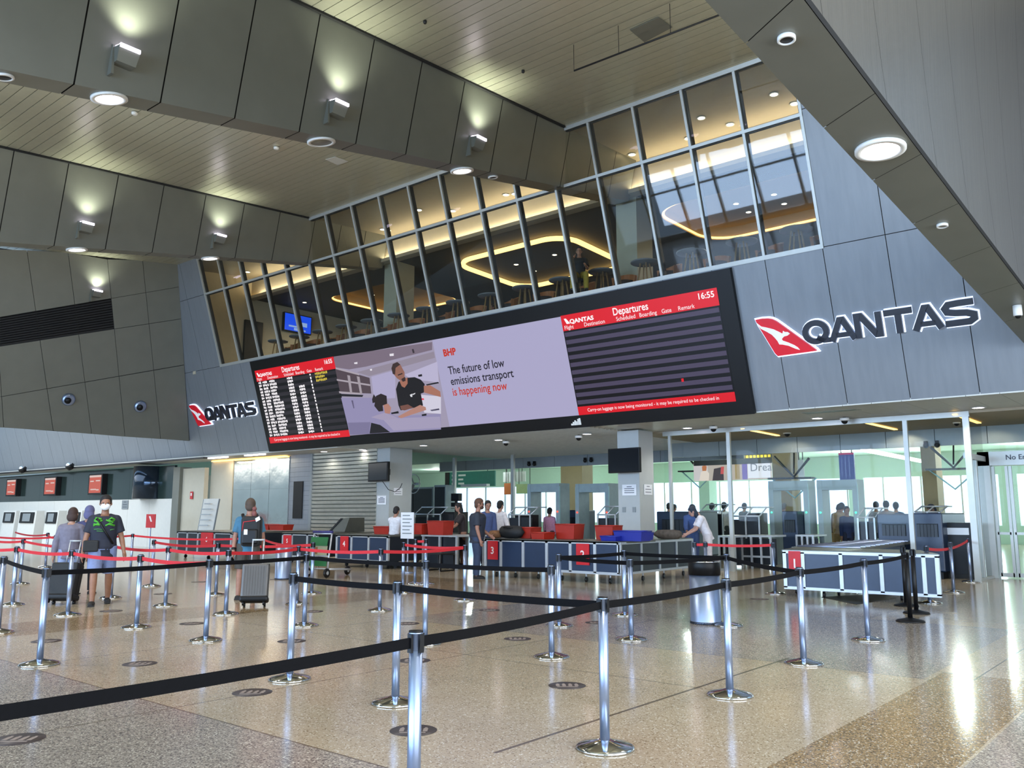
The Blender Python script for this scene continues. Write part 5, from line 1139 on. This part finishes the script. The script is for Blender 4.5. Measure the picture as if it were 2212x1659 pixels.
def tub_chair(p, rz, lab, src=None):
    t = thing('tub_chair',lab,'chair',p,rz,'tan tub chairs along the lounge glass')
    if src:
        for ch in src.children: c = ch.copy(); C.objects.link(c); c.parent = t
        return t
    q = MB(); q.lathe([(0,.36),(.25,.36),(.28,.42),(.26,.5),(0,.52)],n=24); q.build('seat',M['seatd'],t)
    q = MB(); n = 14
    for k in range(n):
        a0, a1 = math.radians(-20+220*k/n), math.radians(-20+220*(k+1)/n)
        def P(a, r, z): return (r*math.cos(a),r*math.sin(a),z)
        hh = lambda a: .62+.16*max(0,math.sin(a))
        q.hexa([P(a0,.27,.40),P(a0,.32,.40),P(a1,.32,.40),P(a1,.27,.40)],[P(a0,.29,hh(a0)),P(a0,.35,hh(a0)),P(a1,.35,hh(a1)),P(a1,.29,hh(a1))])
    q.build('backrest',M['leather'],t)
    for k in range(4):
        a = math.pi/4+k*math.pi/2; q = MB(); q.tube([(.16*math.cos(a),.16*math.sin(a),.38),(.24*math.cos(a),.24*math.sin(a),0)],.016,6); q.build('leg',M['wood'],t)
    return t
bt = tc_ = None; X0 = -7.27
ordw = ['rightmost','second','third','fourth','fifth','sixth','seventh','eighth','ninth','tenth','eleventh','twelfth','thirteenth','fourteenth','fifteenth','sixteenth','seventeenth']
for k in range(16):
    x = X0-1.36*k; r_ = bar_table((x,19.0,LF),'%s round bar table from the right end of the lounge glass'%ordw[k],bt); bt = bt or r_
    r_ = tub_chair((x+.62,19.15,LF+.22),.3*(-1)**k+math.pi*.0,'%s tan tub chair from the right end of the lounge glass'%ordw[k],tc_); tc_ = tc_ or r_
q = MB(); q.box((-30,18.35,LF),(-5.4,19.7,LF+.22)); struct(q,'floor_lounge_step',M['lfloor'])
t = thing('television','lit blue television on the left wall of the lounge','television',tuple((onx(615,676,-31)+onx(669,722,-31))/2)); a, b = onx(615,676,-31.0), onx(671,688,-31); c = onx(614,712,-31); hw = (b.y-a.y)/2; hh = (a.z-c.z)/2
q = MB(); q.box((-.098,-hw-.04,-hh-.04),(.05,hw+.04,hh+.04)); q.build('casing',M['blk'],t); q = MB(); q.box((.05,-hw,-hh),(.056,hw,hh)); q.build('display',screen('tv_blue',(22,74,224),1.3),t)
q = MB()
for y0,y1,z0,z1 in ((-.7,-.1,-.55,-.35),(-.3,.2,-.9,-.6),(.2,.7,-.3,.2),(-.1,.6,-.85,-.7)): q.box((.056,y0*hw,z0*hh),(.06,y1*hw,z1*hh))
q.build('picture_blocks',screen('tv_pale',(150,180,236),1.),t)
a, b = onx(530,690,-31), onx(568,697,-31); q = MB(); q.box((-31.099,a.y,LF),(-30.98,b.y,a.z)); tag(q.build('dark_door',M['blk']),'dark doorway panel on the left wall of the lounge','door')
# ---------------------------------------------------------------- people
def remesh(mb, name, mats, vox, parent, smooth=3):
    o = mb.build('t', mats); r = o.modifiers.new('r','REMESH'); r.mode = 'VOXEL'; r.voxel_size = vox; r.use_smooth_shade = True
    if smooth: s = o.modifiers.new('s','SMOOTH'); s.factor = .5; s.iterations = smooth
    me = bpy.data.meshes.new_from_object(o.evaluated_get(bpy.context.evaluated_depsgraph_get())); bpy.data.objects.remove(o)
    me.name = name; me.materials.clear()
    for m in (mats if isinstance(mats,(list,tuple)) else [mats]): me.materials.append(m)
    ob = bpy.data.objects.new(name, me); C.objects.link(ob); ob.parent = parent; return ob
_mc = {}
def pm(kind, rgb):
    k = (kind, rgb)
    if k not in _mc: _mc[k] = mat('%s_%d'%(kind,len(_mc)), rgb, .75 if kind != 'skin' else .55, var=.1, scale=18)
    return _mc[k]
def V3(*a): return Vector(a)
def finger(q, base, d, side, L, r, curl):
    d = d.normalized(); p = [base]; nrm = side
    for k, f in enumerate((.45,.32,.26)):
        d = (d+nrm*curl*(.35+.25*k)).normalized(); p.append(p[-1]+d*L*f)
    q.tube(p,[r,r*.95,r*.85,r*.6],6)
def person(lab, loc, rz, h=1.75, bulk=1., lean=0., turn=0., skin=(156,114,94), top=((40,44,60),'short'), bottom=((50,50,60),'long'), hair=((34,26,22),'short'), shoes=(30,28,28), arms=None, legs=None, vox=.014, group=None, seated=None, nod=0.):
    """arms: dict side -> (upper arm direction, forearm direction); legs: side -> (thigh direction, shin direction); +y is forward"""
    t = thing('person',lab,'person',loc,rz,group); s = h/1.75; t.scale = (s,s,s)
    arms = arms or {}; legs = legs or {}
    dA = {1:(V3(.12,.02,-1),V3(.05,.18,-1)), -1:(V3(-.12,.02,-1),V3(-.05,.18,-1))}
    dL = {1:(V3(.03,.04,-1),V3(.0,-.05,-1)), -1:(V3(-.03,-.02,-1),V3(0,-.06,-1))}
    dA.update(arms); dL.update(legs); b = bulk
    # legs first so the lower foot stands on the ground
    leg = {}
    for sd in (1,-1):
        hp = V3(.09*sd,0,0); kn = hp+dL[sd][0].normalized()*.43; an = kn+dL[sd][1].normalized()*.42; leg[sd] = (hp,kn,an)
    low = min(leg[1][2].z,leg[-1][2].z); pz_ = .075-low if seated is None else seated
    P = V3(0,0,pz_); leg = {k: tuple(P+x for x in v) for k, v in leg.items()}
    up = V3(0,math.sin(lean),math.cos(lean)); fw = V3(0,math.cos(lean),-math.sin(lean))
    ch = P+up*.30; sh = P+up*.50; nk = P+up*.555; hd = nk+(up*math.cos(nod)+fw*math.sin(nod))*.145+fw*.02
    Q = MB()
    tw = [(P-up*.07,.135*b),(P+up*.02,.155*b),(P+up*.13,.145*b),(ch,.165*b),(P+up*.42,.17*b),(sh-up*.01,.13*b),(sh+up*.03,.06)]
    Q.tube([a for a,_ in tw],[r for _,r in tw],18,flat=.68+.12*(b-1))
    Q.tube([sh-up*.02,nk+up*.03,hd-up*.03],[.062,.055,.05],12)
    Mh = Matrix((V3(1,0,0),fw,up)).transposed()
    Q.ball(hd+up*.02,(.083,.103,.117),16,M=Mh); Q.ball(hd+fw*.032-up*.064,(.057,.06,.054),12,M=Mh)   # skull, jaw
    Q.ball(hd+fw*.103-up*.015,(.014,.022,.022),8,M=Mh); Q.ball(hd+fw*.091+up*.022,(.052,.012,.010),8,M=Mh)  # nose, brow
    for sd in (1,-1): Q.ball(hd+V3(.086*sd,0,0)-up*.005,(.012,.02,.032),8)
    arm = {}
    for sd in (1,-1):
        s0 = sh+V3(.165*sd*(.9+.1*b),0,0)-up*.062; el = s0+dA[sd][0].normalized()*.285; wr = el+dA[sd][1].normalized()*.25; arm[sd] = (s0,el,wr)
        Q.ball(s0,.062*(.7+.3*b),12)
        Q.tube([sh-up*.03+V3(.05*sd,0,0),s0],[.07,.06],10)
        Q.tube([s0,s0.lerp(el,.4),el,el.lerp(wr,.3),wr],[.056*(.6+.4*b),.052*(.6+.4*b),.042,.042,.028],12)
        d = (wr-el).normalized(); sd_in = V3(-sd,0,0)-d*V3(-sd,0,0).dot(d); sd_in = sd_in.normalized(); ac = d.cross(sd_in).normalized()
        if ac.y < 0: ac = -ac
        Q.tube([wr-d*.01,wr+d*.04,wr+d*.085],[.027,.032,.030],10)
        Q.ball(wr+d*.055,(.03,.03,.04),10)
        for k, (o_, L) in enumerate(((.027,.070),(.009,.080),(-.009,.074),(-.026,.058))): finger(Q,wr+d*.08+ac*o_,d,sd_in,L,.0105,.55)
        finger(Q,wr+d*.025+ac*.026,(d+ac*.9),sd_in,.062,.012,.3)
        hp, kn, an = leg[sd]
        Q.tube([hp+V3(0,0,.02),hp.lerp(kn,.4),kn,kn.lerp(an,.3),an],[.092*(.5+.5*b),.08*(.5+.5*b),.056,.056,.038],14); Q.ball(kn,.056,10)
        ff = V3(0,1,0) if legs == {} or abs(dL[sd][1].normalized().z) > .3 else V3(0,1,0)
        Q.tube([an+V3(0,-.045,-.045),an+V3(0,.02,-.045),an+V3(.01*sd,.10,-.05),an+V3(.012*sd,.17,-.055)],[.036,.04,.036,.02],10); Q.tube([an,an+V3(0,.01,-.04)],[.036,.038],10)
    body = remesh(Q,'body',pm('skin',skin),vox,t)
    # clothes
    tc, ts = top; Q = MB(); e = .014+.3*vox
    tw2 = [(P-up*.15,.150*b)]+tw if ts != 'tuck' else tw[1:]
    Q.tube([a for a,_ in tw2[:-1]]+[sh+up*.008],[r+e for _,r in tw2[:-1]]+[.085],18,flat=.72+.12*(b-1))
    for sd in (1,-1):
        s0, el, wr = arm[sd]; Q.ball(s0,.062*(.7+.3*b)+e,12); Q.tube([sh-up*.03+V3(.05*sd,0,0),s0],[.08,.06+e],10)
        if ts == 'long': Q.tube([s0,s0.lerp(el,.5),el,wr-(wr-el).normalized()*.0],[.058*(.6+.4*b)+e,.054*(.6+.4*b)+e,.05+e,.034+e],12); Q.ball(el,.05+e,10)
        else: Q.tube([s0,s0.lerp(el,.75)],[.06*(.6+.4*b)+e,.058*(.6+.4*b)+e],12)
    remesh(Q,'shirt',pm('cloth',tc),max(.011,vox*.8),t,4)
    bc, bs = bottom; Q = MB(); e2 = .010+.3*vox
    Q.tube([P-up*.10,P-up*.02,P+up*.06],[.12*b+e2,.155*b+e2*.6,.150*b+e2*.4],18,flat=.72+.12*(b-1))
    for sd in (1,-1):
        hp, kn, an = leg[sd]
        if bs == 'shorts': en_ = kn.lerp(hp,.06); Q.tube([hp+V3(0,0,.03),hp.lerp(en_,.5),en_],[.098*(.5+.5*b)+e2,.09*(.5+.5*b)+e2,.085*(.5+.5*b)+e2],14)
        elif bs == 'skirt': pass
        else: Q.tube([hp+V3(0,0,.03),hp.lerp(kn,.5),kn,an+V3(0,0,.0)],[.096*(.5+.5*b)+e2,.084*(.5+.5*b)+e2,.066+e2,.052+e2],14); Q.ball(kn,.066+e2,10)
    if bs == 'skirt': Q.tube([P-up*.0,P+V3(0,0,-.25),P+V3(0,0,-.5)],[.16*b,.175*b,.17*b],18,flat=.75)
    remesh(Q,{'shorts':'shorts','skirt':'skirt'}.get(bs,'trousers'),pm('cloth',bc),max(.011,vox*.8),t,4)
    for sd in (1,-1):
        an = leg[sd][2]; Q = MB(); Q.tube([an+V3(0,-.055,-.045),an+V3(0,.02,-.04),an+V3(.01*sd,.11,-.05),an+V3(.012*sd,.19,-.056)],[.046,.05,.045,.026],12,flat=.9); Q.obox(an+V3(.005*sd,.065,-.066),(.045,0,0),(0,.13,0),(0,0,.012)); o = Q.build('shoe',pm('shoe',shoes),t)
    hc, hs = hair; Q = MB()
    if hs == 'cap':
        Q.ball(hd+up*.03-fw*.006,(.088,.104,.105),16,M=Mh); Q.ball(hd+fw*.1+up*.03,(.07,.07,.012),10,M=Mh)
    else:
        Q.ball(hd+up*.036-fw*.004,(.093,.112,.111),16,M=Mh); Q.ball(hd-fw*.055-up*.02,(.082,.055,.08),12,M=Mh)
        if hs == 'bob': Q.ball(hd-fw*.03-up*.05,(.105,.085,.105),14,M=Mh)
        if hs == 'long': Q.ball(hd-fw*.05-up*.08,(.09,.07,.15),14,M=Mh)
        if hs == 'bun': Q.ball(hd-fw*.11+up*.03,.045,10)
        Q.v = [tuple(Vector(v)-(fw*max(0,(Vector(v)-hd).dot(fw)-.06)*.9 if (Vector(v)-hd).dot(up) < .06 else V3(0,0,0))) for v in Q.v]
    remesh(Q,'hair' if hs != 'cap' else 'cap',pm('hair',hc),.012,t,2)
    Q = MB()
    for sd in (1,-1): Q.ball(hd+fw*.096+V3(.033*sd,0,0)+up*.006,(.012,.008,.008),8,M=Mh)
    Q.build('eyes',pm('hair',(26,20,20)),t)
    Q = MB(); Q.ball(hd+fw*.09-up*.062,(.024,.008,.006),8,M=Mh); Q.build('mouth',pm('skin',(150,84,80)),t)
    return dict(t=t,P=P,up=up,fw=fw,sh=sh,hd=hd,arm=arm,leg=leg,ch=ch,Mh=Mh,b=b)
def facing(loc, tgt): d = Vector(tgt)-Vector(loc); return math.atan2(-d.x,d.y)
def hgt(u, vtop, x, y): # height of something whose top shows at this row
    d = _ray(u,vtop); return CZ+d.z*math.hypot(x,y)/math.hypot(d.x,d.y)
CAMP = (0,0)
# masked man walking towards the camera
p = V3(-14.62,6.78,0); H = min(1.86,hgt(226,1066,p.x,p.y))
m = person('man in white face mask, navy T-shirt with green print and blue shorts, walking',tuple(p),facing(p.xy,(0,-.6)),H,1.22,0.02,skin=(142,100,76),top=((24,28,44),'short'),bottom=((112,126,164),'shorts'),hair=((18,14,14),'short'),shoes=(26,24,24),
  arms={1:(V3(.30,.05,-1),V3(.12,.10,-1)),-1:(V3(-.34,-.05,-1),V3(-.22,.12,-1))},legs={1:(V3(.02,.42,-1),V3(.0,.02,-1)),-1:(V3(-.05,-.12,-1),V3(0,-.5,-1))},vox=.009)
t, hd, up, fw, Mh, ch, b = (m[k] for k in ('t','hd','up','fw','Mh','ch','b'))
q = MB(); q.ball(hd+fw*.066-up*.05,(.072,.062,.06),16,M=Mh); q.build('face_mask',M['paper'],t)
q = MB()
for sd in (1,-1): q.tube([hd+fw*.06+V3(.062*sd,0,0)-up*.03,hd+V3(.083*sd,0,0)+up*.01],.004,5)
q.build('mask_strap',M['paper'],t)
mg = mat('print_green',(66,150,34),.7); mgd = mat('print_green_dark',(60,120,60),.6)
yf = .168*b*.70+.024
def onchest(x, z): # a point on the rounded front of the shirt
    r = .168*b+.02; return V3(x,yf*math.sqrt(max(.1,1-(x/r)**2))+.006,0)+m['P']+V3(0,.0,z)
q = MB()
for x0, sg in ((-.085,1),(.085,1)):
    pts = {-.085:[(-.15,.44),(-.10,.47),(-.06,.44),(-.13,.40),(-.07,.37),(-.15,.35)],.085:[(.04,.45),(.12,.47),(.14,.42),(.06,.40),(.06,.36),(.15,.37)]}[x0]
    q.tube([onchest(*w) for w in pts],.017,6); q.tube([onchest(x0-.065,.345),onchest(x0,.385),onchest(x0+.065,.345)],.014,6); q.tube([onchest(x0-.06,.43),onchest(x0+.01,.41),onchest(x0+.06,.44)],.013,6)
q.build('shirt_print',mg,t)
q = MB(); q.tube([onchest(-.15,.29),onchest(-.09,.28)],.008,5); q.tube([onchest(.0,.285),onchest(.08,.295),onchest(.14,.29)],.008,5); q.tube([onchest(.0,.26),onchest(.10,.265)],.007,5); q.build('shirt_small_print',mgd,t)
q = MB(); s0 = m['sh']; q.tube([s0+V3(.12,-.04,.01),onchest(.10,.46)+V3(0,.012,0),onchest(-.02,.26)+V3(0,.012,0),onchest(-.15,.06)+V3(0,.014,0)],.016,6); q.build('bag_strap',M['blk'],t)
q = MB(); q.box((-.11,-.04,-.10),(.11,.05,.08)); o = q.build('shoulder_bag',M['bagb'],t,loc=m['P']+V3(.16,.13,.04),bevel=.02); o.location.x = .17
# woman in grey with the black suitcase
p = onz(142,1296); p2 = p; H = hgt(142,1097,p.x,p.y)
person('woman in grey jumper and pale jeans walking away beside a black suitcase',tuple(p),facing(p.xy,(-22,12)),H,1.12,.04,skin=(172,132,110),top=((112,108,122),'long'),bottom=((140,156,190),'long'),hair=((58,40,34),'bob'),shoes=(180,176,170),arms={1:(V3(.35,.05,-1),V3(.1,.25,-1)),-1:(V3(-.3,-.12,-1),V3(-.05,-.2,-1))},vox=.010)
# dark person behind the masked man
p = onz(180,1284); H = hgt(188,1092,p.x,p.y)
person('person with grey-blue head covering and black trousers behind the masked man',tuple(p),facing(p.xy,(-30,20)),H,.95,0,top=((52,54,92),'long'),bottom=((20,20,24),'long'),hair=((88,88,124),'bob'),shoes=(40,38,40),legs={1:(V3(.03,.2,-1),V3(0,0,-1)),-1:(V3(-.03,-.15,-1),V3(0,-.25,-1))})
# man with the backpack
p = onz(531,1294); H = hgt(530,1077,p.x,p.y); rzb = facing(p.xy,(-24,19))
m = person('man in blue T-shirt with a black backpack, walking away with silver suitcase',tuple(p),rzb,H,1.12,.03,skin=(164,118,98),top=((62,112,140),'short'),bottom=((70,68,62),'shorts'),hair=((74,60,50),'short'),shoes=(40,36,34),arms={-1:(V3(-.22,-.12,-1),V3(-.02,-.25,-1)),1:(V3(.25,.12,-1),V3(.0,.5,-1))},legs={1:(V3(.05,.12,-1),V3(0,-.05,-1)),-1:(V3(-.06,-.08,-1),V3(0,-.2,-1))},vox=.010)
t = m['t']; a = m['arm'][-1]; q = MB(); q.lathe([(.036,-.02),(.04,0),(.036,.02)],tuple(a[1].lerp(a[2],.86)),14,axis=(a[2]-a[1])); q.build('watch',M['blk'],t)
bp = thing('backpack','black backpack with red trim and white tags on the man in blue','backpack',tuple(p+Vector((0,0,0))),rzb); bp.scale = t.scale
q = MB(); o_ = m['P']+V3(.10,-.27,.27); q.box((-.17,-.13,-.27),(.17,.12,.25)); q.build('pack_body',M['bagb'],bp,loc=o_,bevel=.06)
q = MB(); q.box((-.13,-.07,-.16),(.13,.04,.10)); q.build('front_pocket',M['blk'],bp,loc=o_+V3(0,-.13,-.07),bevel=.03)
for sd in (1,-1): q = MB(); q.tube([o_+V3(.13*sd-.03,.08,.2),m['sh']+V3(.11*sd,-.10,.045),m['sh']+V3(.12*sd,.03,.05),m['sh']+V3(.12*sd,.13,-.06),m['ch']+V3(.14*sd,.12,-.05)],.024,6); q.build('shoulder_strap',M['blk'],bp)
q = MB(); q.tube([o_+V3(-.15,-.1,-.1),o_+V3(-.12,-.13,.15),o_+V3(.1,-.13,.18)],.008,5); q.build('red_trim',M['plate'],bp)
q = MB(); q.obox(o_+V3(-.06,-.21,-.02),(.03,0,0),(0,.004,0),(0,0,.045)); q.build('white_tag',M['paper'],bp); q = MB(); q.obox(o_+V3(.12,-.14,.2),(.035,0,.02),(0,.004,0),(-.01,0,.03)); q.build('label_tag',M['paper'],bp)
q = MB(); q.ball((0,0,.0),(.045,.045,.06),12); q.ball((0,0,.085),(.04,.04,.04),12); q.build('soft_toy',pm('cloth',(120,70,66)),bp,loc=o_+V3(.04,-.04,.29))
def suitcase(lab, p, rz, w, h, d, tilt, shell, corner, pull=.42, ribs=True):
    t = thing('suitcase',lab,'suitcase',tuple(p),rz); R = Matrix.Rotation(-tilt,3,'X')
    def L(x,y,z): return R@V3(x,y,z)
    zz = .07; q = MB(); q.hexa([L(-w/2,-d/2,zz),L(w/2,-d/2,zz),L(w/2,d/2,zz),L(-w/2,d/2,zz)],[L(-w/2,-d/2,zz+h),L(w/2,-d/2,zz+h),L(w/2,d/2,zz+h),L(-w/2,d/2,zz+h)]); q.build('shell',shell,t,bevel=.035)
    if ribs:
        q = MB()
        for k in range(9): x = -w*.40+w*.8*k/8; q.hexa([L(x-.008,-d/2-.008,zz+.10),L(x+.008,-d/2-.008,zz+.10),L(x+.008,-d/2,zz+.10),L(x-.008,-d/2,zz+.10)],[L(x-.008,-d/2-.008,zz+h-.05),L(x+.008,-d/2-.008,zz+h-.05),L(x+.008,-d/2,zz+h-.05),L(x-.008,-d/2,zz+h-.05)])
        q.build('ribs',shell,t)
    q = MB(); q.hexa([L(-w/2-.012,-d/2-.012,zz-.01),L(w/2+.012,-d/2-.012,zz-.01),L(w/2+.012,d/2+.012,zz-.01),L(-w/2-.012,d/2+.012,zz-.01)],[L(-w/2-.012,-d/2-.012,zz+.085),L(w/2+.012,-d/2-.012,zz+.085),L(w/2+.012,d/2+.012,zz+.085),L(-w/2-.012,d/2+.012,zz+.085)]); q.build('corner_guard',corner,t,bevel=.03)
    q = MB(); q.hexa([L(-w/2-.004,-.012,zz),L(w/2+.004,-.012,zz),L(w/2+.004,.012,zz),L(-w/2-.004,.012,zz)],[L(-w/2-.004,-.012,zz+h+.004),L(w/2+.004,-.012,zz+h+.004),L(w/2+.004,.012,zz+h+.004),L(-w/2-.004,.012,zz+h+.004)]); q.build('zip_band',corner,t)
    q = MB()
    for sd in (1,-1): q.tube([L(sd*.09,d*.3,zz+h),L(sd*.09,d*.3,zz+h+pull)],.011,6)
    q.tube([L(-.1,d*.3,zz+h+pull),L(.1,d*.3,zz+h+pull)],.016,6); q.build('pull_handle',M['frame'],t)
    for sx in (1,-1):
        for sy in (1,-1):
            c = L(sx*(w/2-.05),sy*(d/2-.04),.035); q = MB(); q.lathe([(.032,-.016),(.036,0),(.032,.016)],tuple(c),14,axis=(1,0,0)); q.build('wheel',M['blk'],t)
    return t
p = onz(548,1311); suitcase('silver ribbed suitcase with black corners pulled by the man in blue',V3(p.x,p.y,.012),facing(p.xy,(-21,17))+.1,.42,.60,.26,.22,mat('suitcase_silver',(96,94,92),.4,.2),M['blk'],.42)
p = onz(131,1306); suitcase('black fabric suitcase beside the woman in grey',V3(p.x,p.y,.012),facing(p.xy,(-22,12))-.2,.44,.60,.26,.25,M['bagb'],M['blk'],.40,False)
# people at the counters
p = onz(1030,1250); H = hgt(1030,1077,p.x,p.y)
m = person('bearded man in dark T-shirt and jeans standing side-on at the end of counter 3',tuple(p),facing(p.xy,(-8,19.5)),min(1.9,H),1.38,.03,skin=(158,112,92),top=((34,40,54),'short'),bottom=((44,58,84),'long'),hair=((84,54,38),'short'),shoes=(18,18,20),arms={1:(V3(.2,.02,-1),V3(.0,.28,-1)),-1:(V3(-.2,.2,-1),V3(.1,.8,-.6))},vox=.011)
q = MB(); q.ball(m['hd']+m['fw']*.05-m['up']*.065,(.062,.06,.05),12,M=m['Mh']); q.build('beard',pm('hair',(70,44,32)),m['t'])
q = MB(); q.obox(m['hd']+m['fw']*.098+m['up']*.01,(.07,0,0),(0,.008,0),(0,0,.018)); q.build('glasses',M['blk'],m['t'])
ST_ = 'people at the screening counters'
def at(u, vtop, y, lab, fx_, fy_, hmax=1.86, hmin=1.5, **k):
    x = ony(u,1108,y).x; H = max(hmin,min(hmax,hgt(u,vtop,x,y))); return person(lab,(x,y,0),facing((x,y),(fx_,fy_)),H,**k)
RE = {1:(V3(.1,.6,-.8),V3(.0,.9,-.45)),-1:(V3(-.1,.55,-.8),V3(.0,.9,-.45))}
at(852,1094,16.6,'person in white shirt and black trousers behind the portrait sign board',-20,24,top=((214,214,220),'short'),bottom=((24,22,26),'long'),hair=((22,18,20),'short'),lean=.12,arms=RE)
at(1000,1086,18.3,'dark-haired woman in dark top reaching over the white-topped table',-18.5,16.5,top=((36,28,30),'short'),bottom=((34,26,30),'skirt'),hair=((24,18,18),'long'),lean=.15,arms=RE)
at(1052,1081,18.5,'man in denim jacket and white mask behind the bearded man',-10,14,top=((58,72,112),'long'),bottom=((40,44,60),'long'),hair=((26,22,22),'short'),lean=.12)
at(1080,1081,19.3,'man in white long-sleeved shirt seen from behind at counter 3',-16,30,top=((214,210,214),'long'),bottom=((50,50,58),'long'),hair=((22,18,18),'short'),arms={1:(V3(.35,.1,-1),V3(.1,.4,-1)),-1:(V3(-.35,.1,-1),V3(-.1,.4,-1))})
at(1187,1097,23.4,'person in pink shirt in the left metal detector',-20,40,1.72,top=((196,140,168),'long'),bottom=((50,50,60),'long'),hair=((18,16,18),'short'))
m = at(1527,1085,20.6,'woman in white top and trousers bending over the long counter',-12.6,19.2,1.9,1.65,top=((216,214,222),'short'),bottom=((206,202,208),'long'),hair=((34,44,58),'long'),skin=(178,138,124),lean=.42,nod=.5,arms={1:(V3(.05,.45,-.9),V3(.0,.9,-.55)),-1:(V3(-.05,.45,-.9),V3(0,.9,-.5))},vox=.012)
at(1494,1087,21.9,'person in blue overall facing the woman in white',-9.5,18.5,1.86,1.7,top=((62,84,140),'long'),bottom=((54,72,120),'long'),hair=((44,52,64),'short'),lean=.25,nod=.3,arms=RE)
at(1328,1086,24.8,'dark figure half hidden behind the central column',-16,30,top=((48,40,44),'long'),bottom=((30,30,36),'long'),hair=((60,34,30),'long'))
at(1812,1082,27.5,'person in tan shirt beyond the right-hand metal detector',-9,40,top=((190,160,126),'long'),bottom=((168,140,90),'long'),lean=.3)
at(1800,1085,29.8,'person in striped dark top beyond the right-hand metal detector',-5,40,top=((90,74,70),'short'),bottom=((160,138,96),'long'),lean=.35)
at(1829,1094,26.8,'person in navy uniform in the right-hand metal detector',-4,20,top=((30,46,84),'long'),bottom=((28,34,56),'long'))
at(1693,1086,30,'person with grey hair between the two right-hand detectors',-9,48,top=((206,196,190),'short'),bottom=((60,60,70),'long'),hair=((120,110,104),'short'))
far = [(1445,1087,30,'far silhouette left of the green pillar, nearest the column',(40,48,58)),(1456,1090,31,'far silhouette left of the green pillar, right one',(70,78,84)),(1538,1087,30,'far person with a dark bag before the bright windows',(190,186,188)),(1564,1085,30,'far person in a white top before the bright windows',(220,216,220)),
 (1893,1084,31,'far person at the bright window, left of three',(150,150,160)),(1915,1081,30,'far grey-haired person at the bright window, middle of three',(150,140,146)),(1936,1085,30.6,'far person in navy at the bright window, right of three',(46,62,96)),(1608,1084,33,'far person left of the metal detectors before the window',(90,96,104))]
for u, v, y, lab, c in far: at(u,v,y,lab,-12,48,1.9,top=(c,'long'),bottom=((50,56,66),'long'),hair=((40,40,46),'short'),vox=.018)
at(2044,1081,25.5,'person in blue leaning forward behind the large navy scanner',-8,24,1.95,1.7,top=((58,78,134),'long'),bottom=((44,52,80),'long'),hair=((40,46,62),'short'),lean=.45,nod=.3)
# seated person in the lounge
x, y = -12.9, 18.2; z0 = LF+.22
t = thing('bar_stool','dark stool under the seated person in the lounge','stool',(x,y,z0)); q = MB(); q.lathe([(0,.44),(.18,.44),(.18,.49),(0,.5)],n=20); q.build('seat',M['seatd'],t)
for k in range(4): a = math.pi/4+k*math.pi/2; q = MB(); q.tube([(.1*math.cos(a),.1*math.sin(a),.44),(.19*math.cos(a),.19*math.sin(a),0)],.014,6); q.build('leg',M['wood'],t)
person('person in black top and mustard trousers sitting at the lounge glass',(x,y,z0),facing((x,y),(0,0)),1.72,1.,.02,skin=(170,124,100),top=((26,26,30),'short'),bottom=((150,132,40),'long'),hair=((30,24,24),'long'),seated=.60,legs={1:(V3(.2,1,-.1),V3(.02,.1,-1)),-1:(V3(-.2,1,-.1),V3(-.02,.1,-1))},arms={1:(V3(.3,.5,-.7),V3(-.4,.3,.9)),-1:(V3(-.2,.4,-.9),V3(.2,.9,.1))})
for u, v, c in ((1030,645,(40,40,48)),(1064,640,(46,44,50))):
    x = ony(u,v,21.5).x; person('seated dark figure at the back of the lounge, %s'%('left one' if u < 1040 else 'right one'),(x,21.5,LF+.25),facing((x,21.5),(-20,10)),1.7,1.,.0,top=(c,'long'),bottom=(c,'long'),seated=.60,legs={1:(V3(.1,1,-.1),V3(.0,.1,-1)),-1:(V3(-.1,1,-.1),V3(0,.1,-1))},vox=.02)
    t = thing('bench_stool','dark low stool under a seated figure at the back of the lounge, %s'%('left one' if u < 1040 else 'right one'),'stool',(x,21.5,LF)); q = MB(); q.lathe([(0,.70),(.2,.70),(.2,.745),(0,.745)],n=16); q.build('seat',M['seatd'],t); q = MB(); q.lathe([(.2,0),(.2,.02),(.04,.04),(.04,.7)],n=16); q.build('pedestal',M['dark'],t)
